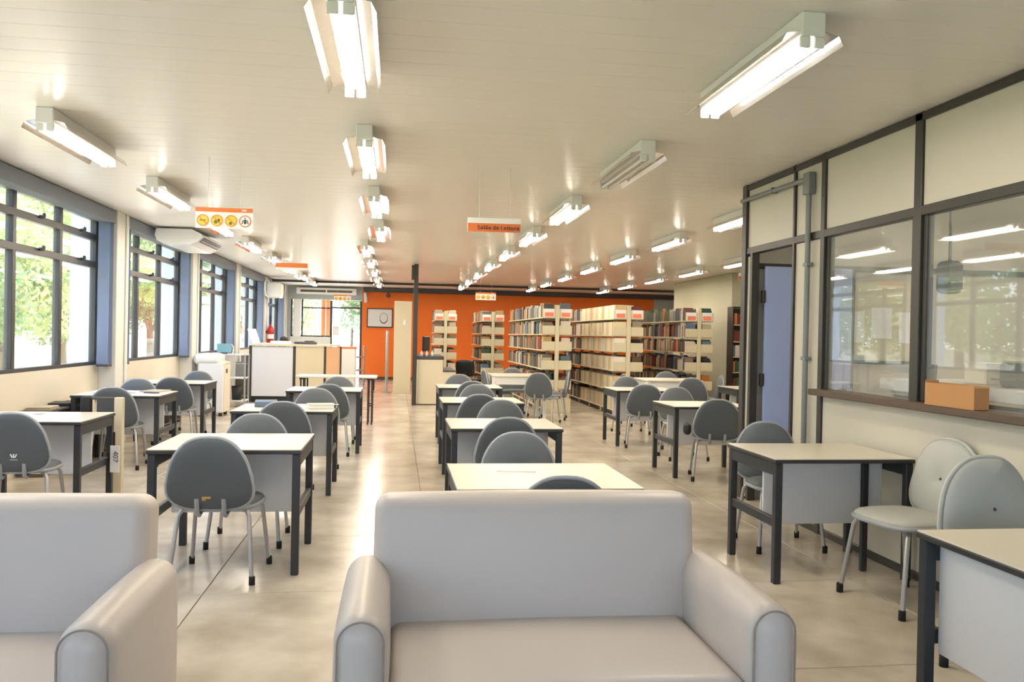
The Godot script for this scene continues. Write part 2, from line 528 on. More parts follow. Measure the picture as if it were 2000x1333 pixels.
# ---------- glazed office partition ----------
func build_partition() -> void:
	var X := PART_X
	var w := Node3D.new()
	w.name = "wall_partition"
	w.set_meta("kind", "structure")
	add_child(w)
	w.position = Vector3(X, 0, 0)
	var zc := -7.28                       # the corner
	var vs := [[-7.28, 0.07], [-6.33, 0.035], [-5.87, 0.06], [-4.72, 0.075], [-3.55, 0.06], [-2.4, 0.06], [-1.25, 0.06], [-0.1, 0.06], [1.05, 0.06], [2.2, 0.06], [3.35, 0.06]]
	for i in vs.size():
		var v = vs[i]
		var foot := 1.09 if i > 2 and i % 2 == 1 else 0.0       # every other post stands on the sill
		part(w, "post", bx(Vector3(0.07, CEIL - foot, v[1]), 0.004), M.frame, Vector3(0, (CEIL + foot) / 2, v[0]))
	var L := 4.2 - zc
	part(w, "head_rail", bx(Vector3(0.07, 0.05, L), 0.004), M.frame, Vector3(0, CEIL - 0.03, zc + L / 2))
	part(w, "mid_rail", bx(Vector3(0.07, 0.06, L), 0.004), M.frame, Vector3(0.001, 2.27, zc + L / 2))
	part(w, "foot_rail", bx(Vector3(0.06, 0.05, L - 1.0), 0.004), M.frame, Vector3(0.001, 0.025, -6.33 + (L - 1.0) / 2))
	part(w, "sill", bx(Vector3(0.2, 0.045, L - 1.42), 0.006), M.sill_brown, Vector3(-0.03, 1.075, -5.86 + (L - 1.42) / 2))
	for i in vs.size() - 1:
		var a: float = vs[i][0] + vs[i][1] / 2
		var b: float = vs[i + 1][0] - vs[i + 1][1] / 2
		var zm := (a + b) / 2
		part(w, "panel", bx(Vector3(0.035, 0.56, b - a), 0.003), M.panel, Vector3(0, 2.57, zm))
		if i == 0: continue                                           # the door opening
		if i == 1:
			part(w, "panel", bx(Vector3(0.035, 2.19, b - a), 0.003), M.panel, Vector3(0, 1.145, zm))
			continue
		if i % 2 == 0:                                                # a low panel two bays wide
			var far: float = vs[min(i + 2, vs.size() - 1)][0] - 0.03
			part(w, "panel", bx(Vector3(0.035, 1.0, far - a), 0.003), M.panel, Vector3(0, 0.55, (a + far) / 2))
		part(w, "pane", bx(Vector3(0.006, 1.14, b - a), 0), M.office_glass, Vector3(0, 1.67, zm))
		for s in [a + 0.02, b - 0.02]:
			part(w, "stop", bx(Vector3(0.05, 1.14, 0.035), 0.003), M.frame, Vector3(0.01, 1.67, s))
	# sliver of panel between the corner post and the door
	part(w, "panel", bx(Vector3(0.035, 2.2, 0.08), 0.003), M.panel, Vector3(0, 1.12, -7.2))
	part(w, "post", bx(Vector3(0.07, 2.25, 0.05), 0.003), M.frame, Vector3(0, 1.13, -7.13))
	# end wall of the office, then its own back wall
	var e := struct("wall_office", mb().box(Vector3((X + 9.2) / 2, CEIL / 2, zc - 0.0), Vector3(9.2 - X, CEIL, 0.07), 0.0).done(), M.panel)
	part(e, "end_post", bx(Vector3(0.09, CEIL, 0.09), 0.004), M.frame, Vector3(X, CEIL / 2, zc))
	part(e, "picture_rail", bx(Vector3(6.0, 0.05, 0.03), 0.003), M.frame, Vector3(X + 3.0, 2.14, zc + 0.05))
	struct("wall_office_back", bx(Vector3(0.1, CEIL, 11.4), 0), M.wall, Vector3(7.4, CEIL / 2, -1.5))
	# door leaf standing open into the office
	var d := Node3D.new()
	d.name = "door_1"
	d.set_meta("kind", "structure")
	add_child(d)
	d.position = Vector3(X + 0.05, 0, -7.12)
	part(d, "leaf", bx(Vector3(0.84, 2.12, 0.035), 0.004), M.door_daylight_tint, Vector3(0.46, 1.07, 0.02))
	part(d, "edge_strip", bx(Vector3(0.88, 0.02, 0.04), 0.002), M.frame, Vector3(0.46, 2.135, 0.02))
	part(d, "edge_strip", bx(Vector3(0.025, 2.12, 0.045), 0.002), M.frame, Vector3(0.89, 1.07, 0.02))
	for y in [0.3, 1.1, 1.85]: part(d, "hinge", bx(Vector3(0.03, 0.11, 0.05), 0.004), M.frame, Vector3(0.02, y, 0.03))
	var k := part(d, "handle", mb().tube([Vector3(0.8, 1.02, 0.04), Vector3(0.8, 1.02, 0.09), Vector3(0.69, 1.02, 0.09)], 0.009).done(), M.steel)

# ---------- what is seen through the windows ----------
func leaf_cloud(seed_: int, n: int, size: float) -> ArrayMesh:
	var r := RandomNumberGenerator.new()
	r.seed = seed_
	var m := mb()
	var centres := []
	for i in 9: centres.append(Vector3(r.randf_range(-0.62, 0.62), r.randf_range(-0.55, 0.6), r.randf_range(-0.62, 0.62)))
	for i in n:
		var c: Vector3 = centres[i % 9]
		var d := Vector3(r.randfn(), r.randfn(), r.randfn()).normalized() * (0.44 * pow(r.randf(), 0.4))
		var p := c + d
		var a := Vector3(r.randfn(), r.randfn(), r.randfn()).normalized()
		var b := a.cross(Vector3(r.randfn(), r.randfn(), r.randfn()).normalized()).normalized()
		var s := size * r.randf_range(0.6, 1.3)
		m.quad(p - a * s, p - b * s * 0.45, p + a * s, p + b * s * 0.45)
	return m.done()
func tree(at: Vector3, h: float, spread: float, variant: int, label: String) -> void:
	var t := thing("tree", label, "tree", at, variant * 71.0, "trees outside the windows")
	part(t, "trunk", mb().tube([Vector3.ZERO, Vector3(0.08, h * 0.25, 0), Vector3(0.02, h * 0.5, 0.1), Vector3(-0.1, h * 0.75, 0)], [0.16, 0.13, 0.09, 0.04], 10).done(), M.bark)
	for s in [-1, 1]: part(t, "branch", mb().tube([Vector3(0.05, h * 0.3, 0), Vector3(s * 0.5, h * 0.5, s * 0.3), Vector3(s * 0.9, h * 0.68, s * 0.5)], [0.06, 0.045, 0.02], 8).done(), M.bark)
	var key := "cloud%d" % (variant % 3)
	if not kept.has(key): kept[key] = leaf_cloud(40 + variant % 3, 5200, 0.05)
	var f := part(t, "foliage", kept[key], M.leaf if variant % 2 == 0 else M.leaf_dark, Vector3(0, h * 0.62, 0))
	f.scale = Vector3(spread, h * 0.42, spread)
	f.set_meta("kind", "stuff")
func build_outside() -> void:
	struct("ground_outside", bx(Vector3(160, 0.1, 160), 0), M.grass, Vector3(-20, -0.32, -20))
	struct("path_outside", bx(Vector3(3.6, 0.1, 80), 0), M.paving, Vector3(-5.7, -0.26, -25))
	struct("forecourt_outside", bx(Vector3(16, 0.1, 9), 0), M.paving, Vector3(-1, -0.25, -31.0))
	struct("wall_garden", bx(Vector3(0.25, 1.6, 76), 0.02), M.render_white, Vector3(-11.9, 0.5, -30))
	struct("wall_forecourt", bx(Vector3(14, 1.3, 0.25), 0.02), M.render_white, Vector3(-3, 0.4, -36))
	var spots := []
	var tr := RandomNumberGenerator.new()
	tr.seed = 12
	for i in 15:                       # a hedge line of young trees beside the path
		spots.append([-9.4 + tr.randf_range(-0.3, 0.4), 3.0 - 4.1 * i, tr.randf_range(4.2, 5.2), tr.randf_range(1.7, 2.0)])
	for i in 9:                        # taller ones beyond the garden wall
		spots.append([-15.5 + tr.randf_range(-0.8, 0.8), 1.0 - 7.6 * i, tr.randf_range(7.0, 9.0), tr.randf_range(3.0, 3.5)])
	spots.append([-4.6, -38.8, 4.6, 1.8])
	spots.append([-1.2, -39.5, 5.0, 1.9])
	for i in spots.size():
		var s = spots[i]
		var tone: String = ["pale green", "deep green"][i % 2]
		var words := "%s tree seen through the glazed entrance" % tone
		if i < 15: words = "%s young tree, %s along the path outside the windows" % [tone, ORD[i]]
		elif i < 24: words = "tall %s tree, %s along the far side of the garden wall" % [tone, ORD[i - 15]]
		tree(Vector3(s[0], -0.27, s[1]), s[2], s[3], i, words)
	var c := thing("entrance_column", "twin bright orange round columns outside the glazed entrance", "column", Vector3(-2.26, -0.2, -26.8))
	for s in [-1, 1]: part(c, "column_pipe", rod(0.068, 3.4), M.orange_pipe, Vector3(0.072 * s, 0, 0))

const ORD := ["first", "second", "third", "fourth", "fifth", "sixth", "seventh", "eighth", "ninth", "tenth", "eleventh", "twelfth", "thirteenth", "fourteenth", "fifteenth", "sixteenth", "seventeenth", "eighteenth", "nineteenth", "twentieth", "twenty-first", "twenty-second", "twenty-third", "twenty-fourth", "twenty-fifth", "twenty-sixth", "twenty-seventh", "twenty-eighth", "twenty-ninth", "thirtieth", "thirty-first", "thirty-second", "thirty-third", "thirty-fourth", "thirty-fifth", "thirty-sixth", "thirty-seventh", "thirty-eighth", "thirty-ninth", "fortieth"]

# ---------- strip lights ----------
func make_fitting(on: bool) -> Node3D:
	var t := Node3D.new()
	part(t, "body", bx(Vector3(0.11, 0.105, 1.22), 0.006), M.white, Vector3(0, -0.0525, 0))
	for s in [-1, 1]:
		var p := PackedVector2Array([Vector2(0.056 * s, -0.085), Vector2(0.12 * s, -0.098), Vector2(0.142 * s, -0.138), Vector2(0.145 * s, -0.137), Vector2(0.123 * s, -0.096), Vector2(0.056 * s, -0.082)])
		part(t, "reflector", mb().extrude(p, -0.6, 0.6).done(), M.mirror)
		part(t, "tube", mb().tube([Vector3(0.032 * s, -0.135, -0.585), Vector3(0.032 * s, -0.135, 0.585)], 0.0135, 12).done(), M.tube_on if on else M.tube_off)
		for e in [-1, 1]:
			part(t, "lamp_holder", bx(Vector3(0.05, 0.05, 0.016), 0.005), M.white, Vector3(0.032 * s, -0.128, 0.592 * e))
	return t
func build_lights() -> void:
	var proto := {true: make_fitting(true), false: make_fitting(false)}
	var rows := [[-2.3, 0, 8, "row along the windows"], [-0.25, 0, 8, "row over the aisle"], [1.76, 0, 8, "row over the middle desks"], [3.72, 2, 8, "row over the bookcase aisle"], [5.8, 4, 8, "outermost row over the bookcases"]]
	rows[1][3] = "row over the sofa aisle"
	for r in rows.size():
		for k in range(rows[r][1], rows[r][2] + 1):
			var on := not (r == 2 and k == 1)
			var x: float = rows[r][0]
			if r == 1 and k >= 4: x = -0.53
			var o: Node3D = proto[on].duplicate()
			o.name = numbered("strip_light")
			add_child(o)
			o.position = Vector3(x, CEIL, -3.98 - 2.38 * k)
			if on: tag(o, "lit twin-tube strip light, %s from the far end of the %s" % [ORD[8 - k], rows[r][3]], "ceiling light", "lit strip lights, " + rows[r][3])
			else: tag(o, "switched-off twin-tube strip light over the middle desks", "ceiling light")
			if on:
				lamp_at(o.position)
	for z in [-5.6, -2.6]:
		var o: Node3D = proto[true].duplicate()
		o.name = numbered("strip_light")
		add_child(o)
		o.position = Vector3(5.4, CEIL, z)
		tag(o, "lit strip light inside the glazed office, " + ("over the counter" if z < -4 else "over the inner desk"), "ceiling light", "lit strip lights in the office")
		lamp_at(o.position)
	for b in proto: proto[b].free()
func lamp_at(p: Vector3) -> void:
	var a := AreaLight3D.new()
	a.name = "lamp"
	a.area_size = Vector2(0.24, 1.16)
	a.light_color = LAMP_COLOR
	a.light_energy = LAMP_ENERGY
	a.shadow_enabled = true
	a.area_range = 40.0
	add_child(a, true)
	a.position = p + Vector3(0, -0.155, 0)
	a.rotation_degrees = Vector3(-90, 0, 0)

# ---------- sofas ----------
func make_sofa(label: String, at: Vector3, W: float) -> Node3D:      # at: middle of the front, on the floor; it faces +z
	var t := thing("sofa", label, "sofa", at, 0, "")
	var aw := 0.155
	var D := 0.84
	for s in [-1, 1]:
		var arm := part(t, "armrest", mb().rbox(Vector3.ZERO, Vector3(aw, 0.6, D - 0.08), 0.072, Vector3(0.008, 0.012, 0.006)).done(), M.leather, Vector3(s * (W / 2 - aw / 2), 0.335, -(D - 0.08) / 2))
		# piped seam round the front panel of the arm
		var ring := []
		for k in 25:
			var a := PI * k / 24.0
			ring.append(Vector3(-cos(a) * 0.066, 0.225 + sin(a) * 0.066, (D - 0.08) / 2 - 0.018))
		ring.push_front(Vector3(-0.066, -0.28, (D - 0.08) / 2 - 0.018))
		ring.append(Vector3(0.066, -0.28, (D - 0.08) / 2 - 0.018))
		part(arm, "seam", mb().tube(ring, 0.0035, 6).done(), M.seam)
	part(t, "base", bx(Vector3(W - 2 * aw, 0.24, D - 0.12), 0.02), M.leather, Vector3(0, 0.17, -D / 2))
	part(t, "seat_cushion", mb().rbox(Vector3.ZERO, Vector3(W - 2 * aw + 0.006, 0.17, 0.64), 0.05, Vector3(0.0, 0.028, 0.01)).done(), M.leather, Vector3(0, 0.335, -0.335))
	var back := part(t, "backrest", mb().rbox(Vector3.ZERO, Vector3(W - aw - 0.04, 0.71, 0.2), 0.055, Vector3(0.004, 0.008, 0.03)).done(), M.leather, Vector3(0, 0.5, -D + 0.12), Vector3(-7, 0, 0))
	for x in [-1, 1]:
		for z in [-0.08, -D + 0.1]:
			part(t, "foot", rod(0.022, 0.06), M.steel, Vector3(x * (W / 2 - 0.08), 0, z))
	return t
func build_sofas() -> void:
	make_sofa("pale leather two-seat sofa backing onto the middle row of desks", Vector3(0.535, 0, -2.36), 1.4)
	make_sofa("pale leather two-seat sofa backing onto the desks by the windows", Vector3(-1.455, 0, -2.36), 1.4)

# ---------- desks ----------
func make_desk(label: String, near: Vector3, W: float, D: float, turn := 0.0, panel_z := 0.5, post_x := -1.0) -> Node3D:   # near: front-left corner on the floor; the desk runs +x and -z
	var t := thing("reading_desk", label, "desk", near, turn)
	var H := 0.75
	part(t, "tabletop", bx(Vector3(W - 0.006, 0.006, D - 0.006), 0.001), M.laminate, Vector3(W / 2, H - 0.003, -D / 2))
	part(t, "edge_band", bx(Vector3(W, 0.022, D), 0.003), M.desk_edge, Vector3(W / 2, H - 0.0175, -D / 2))
	for x in [0.03, W - 0.03]:
		for z in [-0.03, -D + 0.03]:
			part(t, "leg", bx(Vector3(0.045, H - 0.03, 0.045), 0.004), M.desk_steel, Vector3(x, (H - 0.03) / 2, z))
		part(t, "top_rail", bx(Vector3(0.04, 0.075, D - 0.1), 0.003), M.desk_steel, Vector3(x, H - 0.068, -D / 2))
		part(t, "side_rail", bx(Vector3(0.03, 0.055, D - 0.1), 0.003), M.desk_steel, Vector3(x, 0.36, -D / 2))
	part(t, "modesty_panel", bx(Vector3(W - 0.1, 0.4, 0.018), 0.002), M.modesty, Vector3(W / 2, 0.5, -D * panel_z))
	if post_x > 0.0:
		part(t, "middle_post", bx(Vector3(0.04, H - 0.03, 0.03), 0.003), M.desk_steel, Vector3(post_x, (H - 0.03) / 2, -D * panel_z + 0.026))
	return t
func build_desks() -> void:
	var W := 0.88
	var D := 0.76
	make_desk("white reading desk by the windows with loose papers, a tag on its leg", Vector3(-3.19, 0, -6.5), W, D)
	make_desk("white reading desk by the windows strewn with magazines and a black phone", Vector3(-3.33, 0, -9.05), W, D)
	make_desk("white reading desk by the windows, standing before the white copier", Vector3(-3.34, 0, -11.15), W, D)
	make_desk("bare white reading desk beside the window-side sofa, chair with gold tag pushed in", Vector3(-1.43, 0, -5.02), W, 0.8)
	make_desk("white reading desk with two closed books lying on it", Vector3(-1.43, 0, -7.45), W, D)
	make_desk("white reading desk between the book-strewn desk and the long plain table", Vector3(-1.3, 0, -10.05), W, D)
	make_desk("bare white reading desk directly behind the middle sofa", Vector3(0.28, 0, -3.73), W, D)
	make_desk("white reading desk second from the middle sofa", Vector3(0.41, 0, -6.18), 0.86, D)
	make_desk("white reading desk third from the middle sofa", Vector3(0.475, 0, -8.54), 0.86, D)
	make_desk("white reading desk fourth from the middle sofa, beside the service desk", Vector3(0.55, 0, -10.93), 0.86, D)
	make_desk("white reading desk near the low white table before the bookcases", Vector3(2.92, 0, -10.74), W, D)
	make_desk("white reading desk just past the open office door", Vector3(2.87, 0, -8.27), W, D)
	make_desk("white reading desk half hidden past the office corner post", Vector3(4.87, 0, -11.35), W, D)
	make_desk("white desk against the office partition, with a middle post", Vector3(2.24, 0, -4.64), 0.9, 0.72, 0, 0.38, 0.72)
	# turned a quarter: its long side runs towards the partition's near end
	make_desk("white desk end-on beside the partition, front panel along its aisle side", Vector3(1.95, 0, -2.87), 0.9, 0.74, -90, 0.1)
	# a long plain table on twin-tube trestles
	var t := thing("long_table", "long thin-topped table on twin black tube legs before the reception counter", "table", Vector3(-0.93, 0, -13.45))
	part(t, "tabletop", bx(Vector3(1.25, 0.03, 0.6), 0.008), M.laminate, Vector3(0, 0.75, 0))
	for s in [-1, 1]:
		part(t, "head_bar", bx(Vector3(0.1, 0.03, 0.5), 0.004), M.desk_steel, Vector3(s * 0.52, 0.72, 0))
		for z in [-0.2, 0.2]:
			for dx in [-0.03, 0.03]: part(t, "leg", bx(Vector3(0.025, 0.71, 0.025), 0.003), M.desk_steel, Vector3(s * 0.52 + dx, 0.355, z))
			part(t, "stretcher", bx(Vector3(0.06, 0.02, 0.02), 0.002), M.desk_steel, Vector3(s * 0.52, 0.3, z))
	# two all-white four-leg tables before the bookcases
	for a in [[Vector3(2.08, 0, -14.3), "white four-legged table by the bookcase with the orange books"], [Vector3(4.5, 0, -13.35), "white four-legged table before the bookcase of white file boxes"]]:
		var q := thing("white_table", a[1], "table", a[0])
		part(q, "tabletop", bx(Vector3(0.95, 0.03, 0.8), 0.006), M.laminate, Vector3(0, 0.765, 0))
		for s in [-1, 1]:
			part(q, "apron", bx(Vector3(0.87, 0.13, 0.02), 0.002), M.white, Vector3(0, 0.685, s * 0.36))
			part(q, "apron", bx(Vector3(0.02, 0.13, 0.7), 0.002), M.white, Vector3(s * 0.44, 0.685, 0))
			for z in [-1, 1]: part(q, "leg", bx(Vector3(0.055, 0.75, 0.055), 0.005), M.white, Vector3(s * 0.44, 0.375, z * 0.36))
	# papers and books on the desks
	single("paper_sheet", "loose white paper sheet on the tagged desk by the windows", "paper", bx(Vector3(0.3, 0.002, 0.21), 0), M.paper, Vector3(-2.86, 0.752, -6.85), Vector3(0, 20, 0))
	single("paper_sheet", "white sheet overhanging the back of the tagged desk", "paper", bx(Vector3(0.21, 0.002, 0.3), 0), M.paper, Vector3(-2.95, 0.7545, -7.02), Vector3(0, -38, 0))
	single("magazine", "open pale magazine on the desk with the black phone", "magazine", mb().box(Vector3(-0.1, 0, 0), Vector3(0.2, 0.01, 0.28), 0.003, Basis(Vector3.BACK, 0.06)).box(Vector3(0.1, 0, 0), Vector3(0.2, 0.01, 0.28), 0.003, Basis(Vector3.BACK, -0.06)).done(), M.paper, Vector3(-3.02, 0.762, -9.45), Vector3(0, 24, 0))
	single("magazine", "stack-end closed magazine with grey cover by the black phone", "magazine", bx(Vector3(0.21, 0.014, 0.29), 0.002), M.book_6, Vector3(-2.66, 0.757, -9.68), Vector3(0, -14, 0))
	single("paper_sheet", "white sheet spread under the black phone", "paper", bx(Vector3(0.3, 0.002, 0.21), 0), M.paper, Vector3(-2.6, 0.751, -9.3), Vector3(0, 12, 0))
	single("mobile_phone", "black phone lying on a sheet on the window-side desk", "phone", bx(Vector3(0.075, 0.009, 0.15), 0.004), M.black, Vector3(-2.62, 0.757, -9.38), Vector3(0, 70, 0))
	single("book", "closed blue-grey book on the far edge of a reading desk", "book", bx(Vector3(0.2, 0.05, 0.26), 0.004), M.book_12, Vector3(-1.2, 0.775, -7.95), Vector3(0, 8, 0))
	var bk := thing("book", "closed pale book with blue spine beside a pen", "book", Vector3(-0.68, 0.75, -7.75), 12)
	part(bk, "cover", bx(Vector3(0.24, 0.006, 0.19), 0.001), M.book_9, Vector3(0, 0.039, 0))
	part(bk, "cover", bx(Vector3(0.24, 0.006, 0.19), 0.001), M.book_9, Vector3(0, 0.003, 0))
	part(bk, "page_block", bx(Vector3(0.225, 0.03, 0.18), 0.001), M.paper, Vector3(-0.006, 0.021, 0))
	part(bk, "spine", bx(Vector3(0.006, 0.042, 0.19), 0.002), M.book_12, Vector3(0.12, 0.021, 0))
	single("pen", "black pen lying beside the blue-spined book", "pen", mb().tube([Vector3(-0.07, 0.006, 0), Vector3(0.07, 0.006, 0)], 0.005, 8).done(), M.black, Vector3(-0.585, 0.75, -7.95), Vector3(0, 30, 0))
	single("ruler", "clear plastic ruler on the desk behind the middle sofa", "ruler", bx(Vector3(0.2, 0.002, 0.03), 0), M.glass, Vector3(0.62, 0.752, -4.2), Vector3(0, -8, 0))
	# tag hanging on the desk leg, beige stand with a black reader beside it
	var tg := thing("hanging_tag", "grey card tag hanging on the desk's dark leg", "tag", Vector3(-2.265, 0.26, -7.12), -10)
	part(tg, "card", bx(Vector3(0.075, 0.22, 0.012), 0.002), M.modesty, Vector3(0, 0.12, 0))
	part(tg, "back_plate", bx(Vector3(0.03, 0.2, 0.014), 0.002), M.black, Vector3(-0.045, 0.07, -0.005))
	part(tg, "strap", bx(Vector3(0.02, 0.12, 0.006), 0.001), M.black, Vector3(-0.01, 0.28, 0))
	var tx := TextMesh.new()
	tx.text = "407"
	tx.font = SystemFont.new()
	tx.font.font_names = PackedStringArray(["Droid Sans"])
	tx.font_size = 40
	tx.pixel_size = 0.0014
	tx.depth = 0.002
	part(tg, "lettering", tx, M.dark_grey, Vector3(0.01, 0.14, 0.008), Vector3(0, 0, -90))
	var st := thing("card_reader_stand", "beige steel post with a black reader box and open frame beside the tagged desk", "stand", Vector3(-2.33, 0, -7.42))
	part(st, "post", bx(Vector3(0.07, 0.86, 0.06), 0.006), M.panel_cream, Vector3(0, 0.43, 0))
	part(st, "base_plate", bx(Vector3(0.22, 0.015, 0.22), 0.004), M.panel_cream, Vector3(0, 0.0075, 0))
	part(st, "frame_bar", bx(Vector3(0.2, 0.02, 0.05), 0.003), M.dark_grey, Vector3(-0.13, 0.85, 0))
	part(st, "frame_bar", bx(Vector3(0.02, 0.14, 0.05), 0.003), M.panel_cream, Vector3(-0.2, 0.77, 0))
	part(st, "frame_bar", bx(Vector3(0.2, 0.02, 0.05), 0.003), M.dark_grey, Vector3(-0.13, 0.69, 0))
	part(st, "reader_box", bx(Vector3(0.085, 0.17, 0.08), 0.008), M.black, Vector3(-0.26, 0.78, 0))

# ---------- chairs ----------
func make_chair(called: String, label: String, at: Vector3, turn: float, light := false) -> Node3D:   # the sitter looks towards -z
	var t := thing(called, label, "chair", at, turn)
	var fab: Material = M.shell_grey if light else M.chair_fabric
	var bk: Material = M.shell_grey if light else M.chair_back
	var out := func(a: float):
		var c := cos(a); var s := sin(a)
		var x: float = sign(c) * pow(abs(c), 0.72) * 0.226
		var y: float = sign(s) * pow(abs(s), 0.68) * 0.212
		var v := y / 0.212
		return Vector2(x * (1.02 - 0.185 * v - 0.055 * (v + 0.35) * (v + 0.35)), y)
	var tilt := Basis(Vector3.RIGHT, deg_to_rad(-10.0))
	var bc := Vector3(0, 0.635, 0.235)
	# front of the pad looks to -z: turn it round
	var facing := Basis(Vector3.RIGHT, deg_to_rad(10.0)) * Basis(Vector3.UP, PI)
	if not kept.has("chair_pad"):
		kept["chair_pad"] = mb().pad(out, 0.035, 0.002, 0.42, Vector3.ZERO, facing, 40, 0.02).done()
		kept["chair_shell"] = mb().pad(out, 0.002, 0.03, 0.42, Vector3(0, 0, 0.004), facing, 40).done()
		var ring := []
		for k in 40:
			var q: Vector2 = out.call(TAU * k / 40)
			ring.append(facing * Vector3(q.x * 1.005, q.y * 1.005, -0.42 * q.x * q.x) + Vector3(0, 0, 0.002))
		kept["chair_ring"] = mb().tube(ring, 0.011, 8, true).done()
		var so := func(a: float):
			var c := cos(a); var s := sin(a)
			return Vector2(sign(c) * pow(abs(c), 0.6) * 0.225 * (1.0 + 0.05 * s), sign(s) * pow(abs(s), 0.6) * 0.205)
		kept["seat_pad"] = mb().pad(so, 0.035, 0.018, 0.0, Vector3.ZERO, Basis(Vector3.RIGHT, -PI / 2), 40).done()
		var sr := []
		for k in 40:
			var q: Vector2 = so.call(TAU * k / 40)
			sr.append(Vector3(q.x, -0.012, -q.y) * Vector3(1.0, 1, 1.0))
		kept["seat_ring"] = mb().tube(sr, 0.013, 8, true).done()
		for f in [[-1, 1], [1, 1], [-1, -1], [1, -1]]:
			var sx: float = f[0]; var sz: float = f[1]
			var top := Vector3(sx * 0.15, 0.415, sz * 0.12)
			kept["leg%d%d" % [f[0], f[1]]] = mb().tube([top, Vector3(sx * 0.185, 0.405, sz * 0.15), Vector3(sx * 0.2, 0.375, sz * 0.165), Vector3(sx * 0.232, 0.035, sz * 0.215)], 0.0125, 10).done()
		kept["foot_cap"] = mb().lathe([Vector2(0, 0), Vector2(0.018, 0), Vector2(0.018, 0.045), Vector2(0.013, 0.05)], 12).done()
		kept["bracket"] = mb().tube([Vector3(0, -0.02, -0.05), Vector3(0, -0.045, 0.02), Vector3(0, -0.03, 0.055), Vector3(0, 0.06, 0.07)], 0.014, 8).done()
		kept["button"] = mb().lathe([Vector2(0.011, -0.004), Vector2(0.009, 0.003), Vector2(0, 0.005)], 10, Vector3.ZERO, Basis(Vector3.RIGHT, -PI / 2)).done()
	var b := part(t, "backrest", kept["chair_pad"], fab, bc)
	part(b, "button", kept["button"], M.dark_grey, Vector3(0, -0.002, -0.018))
	part(t, "back_shell", kept["chair_shell"], bk, bc)
	part(t, "back_rim", kept["chair_ring"], M.chair_rim if not light else M.shell_grey, bc)
	part(t, "seat", kept["seat_pad"], fab, Vector3(0, 0.44, -0.01))
	part(t, "seat_rim", kept["seat_ring"], M.chair_rim, Vector3(0, 0.44, -0.01))
	for f in [[-1, 1], [1, 1], [-1, -1], [1, -1]]:
		var lg := part(t, "leg", kept["leg%d%d" % [f[0], f[1]]], M.chair_leg)
		part(lg, "foot_cap", kept["foot_cap"], M.rubber, Vector3(f[0] * 0.235, 0, f[1] * 0.219))
	for s in [-1, 1]: part(t, "bracket", kept["bracket"], M.chair_rim, Vector3(s * 0.075, 0.435, 0.17))
	return t
